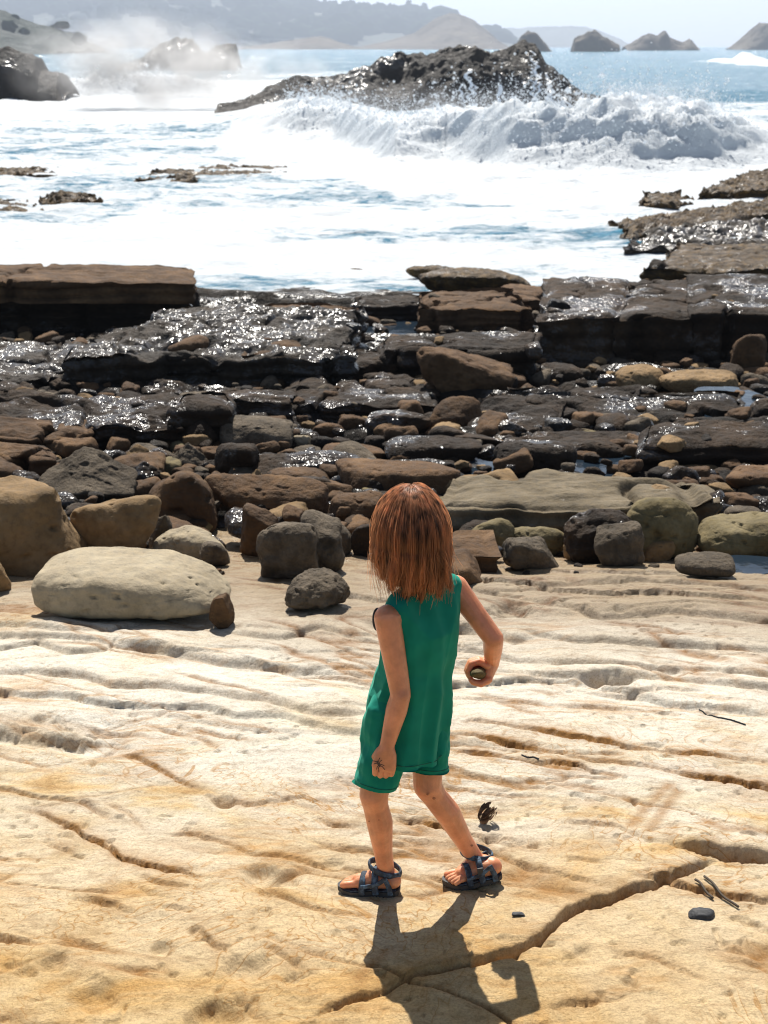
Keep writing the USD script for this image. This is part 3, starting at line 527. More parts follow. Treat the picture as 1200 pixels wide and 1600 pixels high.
B(1020, 545, 1080, 575, 'flat', 'dark', 'dark low rock in the shade, right of the layered one')
B(290, 452, 312, 482, 'round', 'dark', 'small dark rock at the end of the tan ledge')
B(654, 414, 834, 464, 'rough', 'weed', 'weed-covered dark rock awash behind the end block of the right ledge', dr=.5)
B(632, 411, 716, 437, 'rough', 'weed', 'low weedy rock awash left of the larger weed-covered one', dr=.5)
def slabz(q, z, mat, label, **k):
    nseed[0] += 1
    return tag(obj('reef_rock', slab_mesh([atZ(px, py, z) for px, py in q], z, SEA - .4, nseed[0], **k), M[mat]), label, 'reef')
K = dict(edge=.25, rnd=.12, strata=.1, top=.12, grooves=.22)
slabz([(1000, 384), (1330, 378), (1330, 326), (1010, 358)], SEA + .10, 'glint', 'low wet rock shelf shining between the weedy reef and the weed-topped slab', **K)
slabz([(985, 366), (1330, 322), (1330, 296), (955, 344)], SEA + .14, 'weed', 'long golden-brown weedy reef running out to the right photo edge', **K)
slabz([(1090, 300), (1330, 296), (1330, 256), (1165, 268)], SEA + .22, 'weed', 'farthest dark weedy reef at the right photo edge', **K)
slabz([(1000, 318), (1064, 318), (1060, 300), (1012, 302)], SEA + .10, 'weed', 'small weedy rock awash left of the farthest weedy reef', **K)
slabz([(215, 281), (300, 280), (330, 266), (250, 268)], SEA + .0, 'weed', 'raft of brown kelp awash in the foam, left of the largest raft', edge=.5, rnd=.1, strata=.1, top=.12, grooves=.25)
slabz([(285, 282), (420, 272), (445, 260), (300, 262)], SEA + .0, 'weed', 'largest raft of brown kelp awash in the foam at the left', edge=.5, rnd=.1, strata=.1, top=.12, grooves=.25)
slabz([(-60, 274), (70, 271), (75, 264), (-60, 265)], SEA + .0, 'weed', 'thin raft of kelp at the left photo edge in the foam', edge=.5, rnd=.1, strata=.1, top=.12, grooves=.25)
slabz([(62, 314), (150, 311), (135, 302), (70, 303)], SEA + .10, 'weed', 'small dark rock awash in the foam above the tan ledge', **K)
slabz([(-60, 336), (40, 335), (60, 318), (-60, 310)], SEA + .02, 'weed', 'dark rock awash at the left photo edge above the tan ledge', **K)
slabz([(535, 423), (572, 423), (570, 418), (540, 418)], SEA + .0, 'weed', 'little scrap of weed floating in the foam at mid picture', edge=.2, rnd=.06, strata=.05, top=.06, grooves=.1)
for (a, b_, c_, d_, l) in ((-20, 600, 40, 628, 'small brown rock at the left edge of the rubble'), (612, 424, 640, 434, 'tiny dark rock awash left of the weedy one'),):
    B(a, b_, c_, d_, 'round', 'dark', l)
# small fill between them: alike rocks that share one label
fill_protos = []
rng = np.random.default_rng(5)
def filler(px, py, wpx, k, label):
    b = hit(px, py); w = wpx / FPX * depth(b); pos = (float(b[0]), float(b[1]), float(b[2] + .1 * w)); ang = float(rng.uniform(0, 360))
    if k >= len(fill_protos):
        v, f = rock_mesh(1, rng.uniform(.6, .95), rng.uniform(.45, .75), 900 + k, ['round', 'block', 'angular', 'rough', 'round'][k % 5], 3)
        t = obj('rubble_rock', (v, f), M[['dark', 'brown', 'dark', 'grey', 'brown', 'dark', 'green', 'dark', 'brown'][k]])
        fill_protos.append(t); x_ = UsdGeom.Xformable(t); x_.AddTranslateOp().Set(pos); x_.AddRotateZOp().Set(ang); x_.AddScaleOp().Set((w, w, w))
    else:
        t = stage.DefinePrim(path_for('rubble_rock'))
        t.GetReferences().AddInternalReference(fill_protos[k].GetPath())
        t.GetAttribute('xformOp:translate').Set(pos); t.GetAttribute('xformOp:rotateZ').Set(ang); t.GetAttribute('xformOp:scale').Set(Gf.Vec3f(w, w, w))
    tag(t, label, 'rock', 'small rocks in the tidal rubble')
said = set()
from shapely.geometry import Polygon as Poly_, Point as Pt_
quads = [Poly_([tuple(map(float, p[:2])) for p in c]).buffer(-.08) for c, _, _ in beds]
def covered(X_, Y_): return any(q.contains(Pt_(X_, Y_)) for q in quads)
for i in range(4000):
    if len(said) >= 170: break
    py = 560 + 320 * rng.random() ** .8; px = rng.uniform(-30, 1230)
    if py > 835 and 340 < px < 700: continue
    if covered(*hit(px, py)[:2]): continue
    dists = [((px - a) ** 2 + 2.5 * (py - b) ** 2, a, b, l) for a, b, l in named]; _, a, b, l = min(dists)
    dx, dy = px - a, py - b
    where = ('just left of' if dx < 0 else 'just right of') if abs(dx) > 1.6 * abs(dy) else ('just behind' if dy < 0 else 'in front of')
    k = len(fill_protos) if len(fill_protos) < 9 else int(rng.integers(0, 9)); size = rng.uniform(18, 54) * (.6 + .5 * (py - 560) / 330)
    hue = ['dark', 'brown', 'dark', 'grey', 'brown', 'dark', 'olive', 'dark', 'brown'][k]; form = ['rounded', 'squared', 'angular', 'knobbly', 'smooth'][k % 5]
    label = f'{"little" if size < 22 else "small"} {form} {hue} rock {where} the {l.removeprefix("the ")}'
    if len(label.split()) > 16 or label in said: continue
    said.add(label); filler(px, py, size, k, label)

# loose cobbles: along the foot of each bed, on the beds and in the hollows between; past counting
rng = np.random.default_rng(77); pts = []
for c, zt, z0 in beds:
    c = np.array(c); L_ = np.linalg.norm(c[1, :2] - c[0, :2])
    for k in range(int(min(L_, 4) * 9)):
        a = rng.random(); p = c[0] * (1 - a) + c[1] * a; pts.append((p[0], p[1] - rng.uniform(.0, .38), z0 + rng.uniform(.0, .09), rng.lognormal(math.log(.12), .5)))
    for k in range(int(min(L_, 4) * 3)):
        a, b = rng.random(), rng.random() ** 2 * .8; p = (c[0] * (1 - a) + c[1] * a) * (1 - b) + (c[3] * (1 - a) + c[2] * a) * b; pts.append((p[0], p[1], zt - .02, rng.lognormal(math.log(.09), .5)))
for k in range(1900):
    Y_ = rng.uniform(6.9, 17); X_ = rng.uniform(-.34, .34) * Y_; 
    if not covered(X_, Y_): pts.append((X_, Y_, float(ground(Y_)) - .02 + rng.uniform(0, .1), rng.lognormal(math.log(.11), .5)))
for k in range(60):
    Y_ = rng.uniform(6.25, 6.9); X_ = rng.choice([rng.uniform(-1.9, -.5), rng.uniform(.4, 2.0)]); pts.append((X_, Y_, shelf_z(X_, Y_), rng.uniform(.02, .055)))
pi = UsdGeom.PointInstancer.Define(stage, '/World/cobbles'); targets = []
for k in range(8):
    v, f = rock_mesh(1, rng.uniform(.6, .9), rng.uniform(.35, .65), 1500 + k, ['round', 'block', 'angular', 'flat'][k % 4], 3)
    m_ = usdkit.mesh(stage, f'/World/cobbles/cobble_{k + 1:03d}', (v, f), M[['dark', 'brown', 'dark', 'bed', 'grey', 'brown', 'tan', 'dark'][k]], smooth=True); targets.append(m_.GetPath())
pi.CreatePrototypesRel().SetTargets(targets); pts = np.array(pts, np.float32)
pi.CreatePositionsAttr(Vt.Vec3fArray.FromNumpy(np.ascontiguousarray(pts[:, :3]))); pi.CreateScalesAttr(Vt.Vec3fArray.FromNumpy(np.repeat(np.minimum(pts[:, 3:], .32), 3, 1)))
pi.CreateProtoIndicesAttr(Vt.IntArray.FromNumpy(rng.integers(0, 8, len(pts)).astype(np.int32)))
an_ = rng.uniform(0, 2 * np.pi, len(pts)); pi.CreateOrientationsAttr(Vt.QuathArray([Gf.Quath(float(math.cos(a / 2)), float(rng.normal(0, .08)), float(rng.normal(0, .08)), float(math.sin(a / 2))) for a in an_]))
tag(pi, kind='stuff')
# ------------------------------------------------------------------ sea
ys = [15.0]
while ys[-1] < 130: ys.append(ys[-1] * 1.0042)
while ys[-1] < 11500: ys.append(ys[-1] * 1.05)
ys = np.array(ys); us = np.linspace(-1, 1, 420)
SY = np.repeat(ys[:, None], len(us), 1); SX = us[None] * (4 + SY * .55)
near = 1 - sstep(100, 400, SY)
H = .12 * fb(SX * .25, SY * .5, 1, 3, 201) + .26 * fb(SX * 1.0, SY * 1.5, 2, 5, 202) * near + .5 * fb(SX * .04, SY * .09, 3, 2, 203) * sstep(60, 110, SY)
H *= sstep(14, 40, SY) * .7 + .3
foam = .30 + .58 * fb(SX * .15, SY * .3, 5, 3, 204)
foam -= .5 * sstep(85, 120, SY) * sstep(0, 12, SX)
foam -= .35 * sstep(120, 260, SY)
foam += .25 * sstep(70, 90, SY) * (1 - sstep(130, 180, SY)) * (1 - sstep(-10, 0, SX))
def wave(pts, height, back, front, seed, lean=1.2, lump=.5):
    """A broken wave: pts are pixels of the foot of its front; it rises to a lumpy crest behind and falls gently seaward."""
    global H, foam, SY
    l = np.array([atZ(px, py, SEA)[:2] for px, py in pts]); l = l[np.argsort(l[:, 0])]
    d = SY - np.interp(SX, l[:, 0], l[:, 1]) + 1.6 * fb(SX * .35, SY * .35, seed, 3, seed)
    ends = sstep(l[0, 0] - 1, l[0, 0] + 5, SX) * (1 - sstep(l[-1, 0] - 5, l[-1, 0] + 1, SX))
    a = height * ends * (.72 + .5 * noise(P3(SX * .22, seed, 0), seed))
    prof = np.where(d < 0, 0, np.where(d < front, sstep(0, front, d), np.exp(-np.maximum(d - front, 0) / back)))
    lp = 1.6 * np.abs(2 * fbm(P3(SX * .7, SY * .55 + 1.5 * H, seed), 4, seed + 3) - 1) + 1.0 * np.abs(2 * fbm(P3(SX * 1.9, SY * 1.5 + 2 * H, seed), 3, seed + 6) - 1) + .5 * noise(P3(SX * 2.2, SY * 1.6, seed), seed + 4) - .85
    H = H + a * prof * (1 + lump * lp) + ends * lump * .35 * lp * np.exp(-((d - front * .6) / (front * 1.2)) ** 2) + ends * .25 * lump * fb(SX * 2.2, SY * 1.5, seed, 3, seed + 8) * np.exp(-((d - front * .5) / (front * 1.5)) ** 2)
    foam = np.maximum(foam, ends * 1.25 * np.exp(-(np.maximum(np.abs(d - front * .2) - front * 1.0, 0) / (front * .9)) ** 2))
    SY = SY - lean * a * prof * np.exp(-((d - front) / front) ** 2)
wave([(330, 205), (420, 216), (520, 222), (620, 256), (700, 252), (800, 266), (900, 268), (1000, 272), (1100, 268), (1200, 262), (1340, 255)], 1.5, 10, 6.0, 300, lump=.2)
wave([(860, 182), (960, 180), (1050, 178), (1150, 176)], 1.2, 9, 6, 310, lump=.3)
wave([(330, 186), (420, 184), (560, 188), (640, 192)], .6, 5, 4, 320, lump=.3)
wave([(640, 300), (760, 296), (900, 304), (1010, 300)], .22, 4, 2.5, 321, lump=.25, lean=.3)
wave([(640, 186), (720, 186), (790, 184)], .8, 4, 4, 311, lump=.35)
wave([(1090, 206), (1200, 210), (1300, 210)], .7, 6, 4, 314, lean=.4, lump=.3)
wave([(-40, 165), (80, 158), (200, 152), (360, 140)], 1.6, 10, 8, 312, lump=.35)
wave([(1130, 100), (1300, 103)], 2.2, 20, 18, 313, lump=.2, lean=.1)
SZ = SEA + H
rng = np.random.default_rng(44); cand = np.argwhere((foam > 1.05) & (SY > 40) & (SY < 130) & (np.abs(SX) < .4 * SY) & (H > .55))
cand = cand[rng.integers(0, len(cand), 16000)]; pc = np.stack([SX, SY, SEA + H], -1)[cand[:, 0], cand[:, 1]]
hh = H[cand[:, 0], cand[:, 1]]
pc = pc + np.stack([rng.normal(0, .4, len(pc)), rng.normal(0, .5, len(pc)), np.abs(rng.normal(0, .28, len(pc))) * (1 + .6 * hh) - .02], 1)
octa = np.array([(1, 0, 0), (-1, 0, 0), (0, 1, 0), (0, -1, 0), (0, 0, 1), (0, 0, -1)], float); of = np.array([(0, 2, 4), (2, 1, 4), (1, 3, 4), (3, 0, 4), (2, 0, 5), (1, 2, 5), (3, 1, 5), (0, 3, 5)])
rd = rng.lognormal(math.log(.016), .55, len(pc)) * pc[:, 1] / 60
M['drop'] = plain('white_water_drops', (.75, .79, .82), rough=.3)
tag(obj('surf_drops', ((pc[:, None] + octa[None] * rd[:, None, None]).reshape(-1, 3), (of[None] + 6 * np.arange(len(pc))[:, None, None]).reshape(-1, 3)), M['drop'], smooth=False), kind='stuff')
sea_nodes = {
 'g': ('geometry', {}), 'f': ('attribute', {'attribute': 'foam'}),
 'mp': ('mapping', {'scale': (.7, 1.0, .6)}), 'n1': ('noise_texture', {'scale': .8, 'detail': 8.0, 'roughness': .66, 'distortion': 1.2}),
 'mp2': ('mapping', {'scale': (.75, 1.2, 1.0)}), 'n2': ('noise_texture', {'scale': 3.6, 'detail': 5.0, 'roughness': .65, 'distortion': 1.4}),
 'add': ('math', {'math_type': 'multiply_add', 'value2': .62}), 'add2': ('math', {'math_type': 'add'}),
 'fr': ('map_range', {'range_type': 'smoothstep', 'from_min': .84, 'from_max': 1.14, 'clamp': True}),
 'n3': ('noise_texture', {'scale': 2.6, 'detail': 9.0, 'roughness': .72}), 'bf': ('bump', {'strength': .8, 'distance': .16}),
 'fc': ('principled_bsdf', {'base_color': (.69, .735, .77), 'roughness': .6, 'specular_ior_level': .3}), 'ft': ('translucent_bsdf', {'color': (.76, .86, .95)}), 'fm': ('mix_closure', {'fac': .33}),
 'mw': ('mapping', {'scale': (1.0, 1.7, 1)}), 'nw': ('noise_texture', {'scale': 1.8, 'detail': 5.0, 'roughness': .6}), 'bw': ('bump', {'strength': 1.0, 'distance': .7}),
 'wc': ('principled_bsdf', {'base_color': (.018, .17, .27), 'roughness': .14, 'ior': 1.33, 'specular_ior_level': .5}),
 'mix': ('mix_closure', {})}
L = [('g.position', 'mp.vector'), ('mp.vector', 'n1.vector'), ('g.position', 'mp2.vector'), ('mp2.vector', 'n2.vector'), ('n2.fac', 'add.value1'), ('n1.fac', 'add.value3'),
     ('add.value', 'add2.value1'), ('f.fac', 'add2.value2'), ('add2.value', 'fr.value'), ('fr.result', 'mix.fac'), ('g.position', 'n3.vector'), ('n3.fac', 'bf.height'), ('bf.normal', 'fc.normal'),
     ('g.position', 'mw.vector'), ('mw.vector', 'nw.vector'), ('nw.fac', 'bw.height'), ('bw.normal', 'wc.normal'), ('wc.BSDF', 'mix.closure1'), ('fc.BSDF', 'fm.closure1'), ('ft.BSDF', 'fm.closure2'), ('fm.closure', 'mix.closure2')]
M['sea'] = usdkit.material(stage, '/World/Looks/sea_water', sea_nodes, L, surface='mix.closure')
tag(obj('sea_water', (np.stack([SX, SY, SZ], -1).reshape(-1, 3), grid_faces(len(ys), len(us))), M['sea'], color={'foam': foam.ravel()}), kind='structure')

# tide pools: level sheets of still water in hollows of the rubble
M['pool'] = usdkit.material(stage, '/World/Looks/pool_water', {'g': ('geometry', {}), 'n': ('noise_texture', {'scale': 9.0, 'detail': 4.0}), 'b': ('bump', {'strength': .35, 'distance': .02}),
    'p': ('principled_bsdf', {'base_color': (.012, .02, .03), 'roughness': .05, 'ior': 1.33, 'specular_ior_level': .5})}, [('g.position', 'n.vector'), ('n.fac', 'b.height'), ('b.normal', 'p.normal')], surface='p.BSDF')
def pool(x0, x1, y0, y1, dz=0.02):
    b = hit((x0 + x1) / 2, y1); z = b[2] + dz
    n = 40; ang = np.linspace(0, 2 * np.pi, n, endpoint=False)
    A, Bp, C = atZ(x0, y1, z), atZ(x1, y1, z), atZ((x0 + x1) / 2, y0, z)
    cx, cy = (A[0] + Bp[0]) / 2, (A[1] + C[1]) / 2; rx, ry = (Bp[0] - A[0]) / 2, (C[1] - A[1]) / 2
    r = 1 + .35 * (noise(P3(np.cos(ang) * 2, np.sin(ang) * 2, x0), 3) - .5)
    v = np.vstack([[cx, cy, z], np.stack([cx + rx * r * np.cos(ang), cy + ry * r * np.sin(ang), np.full(n, z)], 1)])
    f = np.array([[0, 1 + i, 1 + (i + 1) % n] for i in range(n)])
    return tag(obj('tide_pool', (v, f), M['pool'], smooth=False), kind='structure')
pool(850, 1030, 690, 742, -.0); pool(680, 800, 715, 758, -.02); pool(1120, 1260, 605, 675, -.0); pool(1075, 1270, 868, 898, -.03); pool(550, 690, 485, 535, 0); pool(580, 710, 640, 705, -.02)

# ------------------------------------------------------------------ rocks in the sea
crags = {}
def crag(foot, top, label, mat, seed, n=130, deep=.6, rough=.25, cat='sea rock', name='sea_rock', z0=SEA, res=1.0, skew=0.0):
    """A crag from its skyline: foot = (x0, x1, y) pixels of its waterline, top = skyline pixels. Its depth, back and relief are real."""
    x0, x1, yf = foot; b = atZ((x0 + x1) / 2, yf, z0); Yf = b[1]; s = depth(b) / FPX
    W = (x1 - x0) * s; D = W * deep; Yc = Yf + D * .5
    tp = np.array(top, float); tp = tp[np.argsort(tp[:, 0])]
    X = np.linspace(atY(x0, yf, Yc)[0], atY(x1, yf, Yc)[0], n); Yv = np.linspace(Yf - .02 * D, Yf + D, int(n * .8))
    sky = np.array([atY(px, py, Yc)[2] for px, py in tp]) - z0; sx = np.array([atY(px, py, Yc)[0] for px, py in tp])
    XX, YY = np.meshgrid(X, Yv)
    q = 1 / max(sky.max(), .1)
    wx = XX + .25 / q * fb(XX * q * .7, YY * q * .7, seed, 3, seed)
    top_h = np.interp(wx, sx, sky)
    v = (YY - Yf) / D; v = v + .18 * fb(XX * q * .8, YY * q * .8, seed + 1, 3, seed + 1)
    prof = np.clip(np.sin(np.pi * np.clip(v, 0, 1)), 0, 1) ** .62
    rg = ridged(XX * q * 1.3 + skew * YY * q, YY * q * 1.3, seed, 5, seed + 2) - .62
    rg2 = ridged(XX * q * 4 + 2 * top_h * q, YY * q * 4, seed, 4, seed + 4) - .62
    h = top_h * prof * (1 + rough * 1.6 * rg) + rough * .35 / q * rg2 * prof ** .5 - .06 / q
    crags[label] = (XX, YY, z0 + h)
    return tag(obj(name, (np.stack([XX, YY, z0 + h], -1).reshape(-1, 3), grid_faces(len(Yv), n)), M[mat]), label, cat)
crag((345, 960, 178), [(345, 160), (400, 142), (450, 120), (520, 104), (600, 92), (640, 86), (690, 70), (735, 68), (760, 78), (800, 72), (835, 76), (848, 96), (880, 118), (905, 138), (945, 150), (960, 165)],
     'large dark craggy rock with water streaming off it, surf breaking before it', 'searock', 401, n=300, deep=.35, rough=.36, res=1)
# white water running off its seaward and landward side
XX, YY, ZZ = crags['large dark craggy rock with water streaming off it, surf breaking before it']; rng = np.random.default_rng(6); vs, fs = [], []
for px in list(rng.uniform(822, 900, 11)) + list(rng.uniform(480, 780, 5)):
    i = int(np.argmin(np.abs(XX[0] - atY(px, 150, YY[:, 0].mean())[0]))); col = ZZ[:, i]; top_ = int(np.argmax(col)); j0 = int(top_ * (rng.uniform(.3, .62) if px > 815 else rng.uniform(.15, .35))); js = np.arange(max(j0, 4), 1, -1)
    if len(js) < 3: continue
    wd = rng.uniform(.03, .11); o = sum(len(v) for v in vs); k = np.arange(len(js)); w = wd * (.5 + 1.0 * noise(P3(k * .4, px, 0), 3)); cxs = XX[0, i] + .5 * (noise(P3(k * .3, px, 5), 4) - .5)
    P_ = np.stack([cxs, YY[js, i] - .05, col[js] + .04], 1); vs.append(np.vstack([P_ - np.stack([w, 0 * w, 0 * w], 1), P_ + np.stack([w, 0 * w, 0 * w], 1)])); n_ = len(js)
    fs.append(np.array([[o + a, o + n_ + a, o + n_ + a + 1] for a in range(n_ - 1)] + [[o + a, o + n_ + a + 1, o + a + 1] for a in range(n_ - 1)]))
tag(obj('running_water', (np.vstack(vs), np.vstack(fs)), M['drop']), kind='stuff')
crag((-160, 112, 160), [(-160, 66), (-60, 70), (0, 74), (40, 72), (60, 76), (70, 100), (100, 112), (112, 140)], 'dark rocks at the left edge below the spray', 'searock', 402, n=150, deep=.5, rough=.22)
crag((190, 375, 110), [(190, 100), (215, 88), (245, 72), (275, 62), (300, 62), (318, 78), (335, 72), (368, 70), (375, 95)], 'dark rock standing in the spray on the left', 'searock', 403, n=110, deep=.5, rough=.35)
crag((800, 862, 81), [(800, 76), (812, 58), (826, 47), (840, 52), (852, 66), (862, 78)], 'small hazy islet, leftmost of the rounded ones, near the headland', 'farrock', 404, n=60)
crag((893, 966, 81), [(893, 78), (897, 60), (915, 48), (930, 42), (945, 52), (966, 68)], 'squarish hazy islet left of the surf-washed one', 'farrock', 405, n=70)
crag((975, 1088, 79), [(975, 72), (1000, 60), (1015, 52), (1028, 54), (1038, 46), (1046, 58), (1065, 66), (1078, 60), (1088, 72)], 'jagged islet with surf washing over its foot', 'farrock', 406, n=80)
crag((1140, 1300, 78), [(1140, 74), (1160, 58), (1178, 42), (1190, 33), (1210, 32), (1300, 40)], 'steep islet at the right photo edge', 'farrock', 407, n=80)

# ------------------------------------------------------------------ far shore
hills = {}
def hill(pts, Yd, deep, label, mat, seed, cat='headland', name='headland', rough=.2, n=200, kind=None, prof_pow=.8):
    tp = np.array(pts, float); xs = [atY(px, py, Yd)[0] for px, py in pts]; zs = [atY(px, py, Yd)[2] for px, py in pts]
    X = np.linspace(xs[0], xs[-1], n); Yv = np.linspace(Yd - deep * .5, Yd + deep * .6, 70); XX, YY = np.meshgrid(X, Yv)
    sc = 1.0 / max(zs); w = np.interp(XX + .3 / sc * fb(XX * sc, YY * sc, seed, 3, seed), xs, np.array(zs) - SEA)
    v = np.clip((YY - Yv[0]) / (Yd - Yv[0]), 0, 1); bk = np.clip((Yv[-1] - YY) / (Yv[-1] - Yd), 0, 1)
    h = w * np.minimum(v, bk) ** prof_pow * (1 + rough * 1.5 * (ridged(XX * sc * .8, YY * sc * .8, seed, 4, seed + 1) - .62)) - .02 / sc
    hills[seed] = (XX, YY, SEA + h)
    p = obj(name, (np.stack([XX, YY, SEA + h], -1).reshape(-1, 3), grid_faces(70, n)), M[mat])
    return tag(p, label, cat, kind=kind) if not kind else tag(p, kind=kind)
hill([(-500, -40), (-200, -40), (100, -30), (300, -22), (400, -12), (455, 2), (500, 8), (560, 14), (620, 18), (690, 18), (720, 40), (790, 62), (800, 72)], 3600, 1200, '', 'hill', 501, name='wooded_hills', kind='structure')
hill([(700, 76), (760, 44), (800, 42), (850, 40), (890, 38), (930, 44), (965, 58), (975, 74)], 5200, 700, '', 'hill', 502, name='far_hills', kind='structure')
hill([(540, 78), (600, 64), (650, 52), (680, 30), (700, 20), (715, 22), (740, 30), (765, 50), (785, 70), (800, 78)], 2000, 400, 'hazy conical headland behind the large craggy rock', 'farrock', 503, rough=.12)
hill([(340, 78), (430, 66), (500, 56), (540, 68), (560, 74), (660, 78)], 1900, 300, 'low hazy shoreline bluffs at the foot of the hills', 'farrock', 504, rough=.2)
hill([(-300, 0), (-60, 4), (0, 14), (30, 24), (60, 36), (100, 46), (130, 78)], 800, 200, 'grey cliff headland at the upper left edge', 'hill', 505, rough=.25)
# conifers along the skyline
M['bark'] = plain('bark', (.06, .045, .035)); M['needles'] = plain('needles', (.022, .032, .02), rough=1.0, spec=0.0, nscale=.05, namp=.5)
def conifer(px, py, Yd, hpx, seed):
    rng = np.random.default_rng(seed); b = atY(px, py + 5, Yd); h = hpx / FPX * Yd
    t = thing('pine_tree', f'hazy pine tree on the far ridge', 'tree', b, 0, 'pines along the far ridge')
    obj('trunk', trimesh.creation.cylinder(radius=h * .03, height=h * .7, sections=6, transform=trimesh.transformations.translation_matrix((0, 0, h * .35))), M['bark'], t, smooth=False)
    vs, fs = [], []
    for k in range(90):
        u = rng.uniform(.0, 1) ** 1.2; r = h * .42 * (1.05 - u) ** .7 * rng.uniform(.3, 1); a = rng.uniform(0, 6.28)
        c = np.array([math.cos(a) * r, math.sin(a) * r, h * u]); o = len(vs) * 4
        vs.append(c + rng.normal(0, h * .09, (4, 3)) * (1, 1, .6)); fs += [[o, o + 1, o + 2], [o, o + 2, o + 3], [o, o + 1, o + 3], [o + 1, o + 2, o + 3]]
    obj('crown', (np.vstack(vs), np.array(fs)), M['needles'], t, smooth=False)
prof = np.array([(-50, -34), (100, -30), (300, -22), (400, -12), (455, 2), (500, 8), (560, 14), (620, 18), (690, 18)])
rng = np.random.default_rng(9)
def wood(n, name, seed, rlo, rhi, key):
    rng = np.random.default_rng(seed); V, F = [], []; ib = trimesh.creation.icosphere(1); iv, jf = np.array(ib.vertices), np.array(ib.faces)
    XX, YY, ZZ = hills[key]; front = np.argwhere((ZZ > SEA + 6) & (YY < YY.mean() + .1 * np.ptp(YY)))
    cl = fb(XX[front[:, 0], front[:, 1]] * .004, YY[front[:, 0], front[:, 1]] * .003, 0, 3, seed); front = front[cl > -.06]
    for i in range(n):
        a, b = front[rng.integers(len(front))]; r = rng.uniform(rlo, rhi)
        v = iv * (1 + .7 * (noise(iv * 2.2 + i * 3.1, seed) - .5))[:, None] * (r * 1.5, r, r * rng.uniform(.8, 1.5)) + [XX[a, b] + rng.normal(0, 6), YY[a, b], ZZ[a, b] + r * .3]
        F.append(jf + len(V) * len(iv)); V.append(v)
    tag(obj(name, (np.vstack(V), np.vstack(F)), M['needles'], smooth=False), kind='stuff')
wood(900, 'hillside_wood', 21, 7, 17, 501); wood(60, 'headland_scrub', 22, 1.0, 3.0, 505)
for i in range(34):
    px = rng.uniform(455, 690); conifer(px, np.interp(px, prof[:, 0], prof[:, 1]), 3590, rng.uniform(8, 13) + 9 * rng.random() ** 2, i)

# ------------------------------------------------------------------ spray over the surf
def spray(px0, px1, py0, py1, Yd, dens, label, seed, thick=.5):
    a, b = atY(px0, py1, Yd), atY(px1, py0, Yd); c = (a + b) / 2; r = np.array([(b[0] - a[0]) / 2, (b[0] - a[0]) / 2 * thick, (b[2] - a[2]) / 2])
    v = np.array(ICO[4].vertices); v = v * (1 + .25 * (fbm(v * 1.5 + seed, 3, seed) - .5))[:, None] * r + c
    m = usdkit.material(stage, f'/World/Looks/spray_{seed}', {'g': ('geometry', {}), 's': ('vector_math', {'math_type': 'subtract', 'vector2': c}), 'd': ('vector_math', {'math_type': 'divide', 'vector2': r}), 'l': ('vector_math', {'math_type': 'length'}),
        'f': ('map_range', {'range_type': 'smoothstep', 'from_min': 1.0, 'from_max': .15, 'clamp': True}), 'n': ('noise_texture', {'scale': 3.2 / r[2] * .5, 'detail': 4.0, 'roughness': .6}), 'nr': ('map_range', {'from_min': .38, 'from_max': .75, 'to_min': 0.0, 'to_max': 2.0, 'clamp': True}),
        'm': ('math', {'math_type': 'multiply'}), 'm2': ('math', {'math_type': 'multiply', 'value2': dens}), 'v': ('principled_volume', {'color': (1.0, 1.0, 1.0), 'anisotropy': .35})},
        [('g.position', 's.vector1'), ('s.vector', 'd.vector1'), ('d.vector', 'l.vector1'), ('l.value', 'f.value'), ('g.position', 'n.vector'), ('n.fac', 'nr.value'), ('f.result', 'm.value1'), ('nr.result', 'm.value2'), ('m.value', 'm2.value1'), ('m2.value', 'v.density')], volume='v.volume')
    tag(obj('sea_spray', (v, np.array(ICO[4].faces)), m, smooth=False), kind='stuff')
spray(0, 440, 5, 205, 92, .40, '', 1)
spray(150, 580, 55, 180, 110, .20, '', 2)
spray(360, 860, 120, 215, 82, .10, '', 3, .3)
spray(900, 1170, 120, 200, 93, .16, '', 4)
spray(560, 960, 125, 232, 55, .10, '', 5, .25)
spray(860, 1260, 150, 250, 52, .10, '', 6, .25)
spray(330, 660, 130, 215, 64, .08, '', 7, .25)
# ------------------------------------------------------------------ air
hz = trimesh.creation.box((12000, 12400, 360)); hz.apply_translation((0, 6000, SEA - 11 + 180))
M['haze'] = usdkit.material(stage, '/World/Looks/haze', {'v': ('principled_volume', {'color': (.68, .78, .93), 'density': HAZE_DENSITY, 'anisotropy': .35})}, volume='v.volume')
tag(obj('haze', hz, M['haze'], smooth=False), kind='stuff')
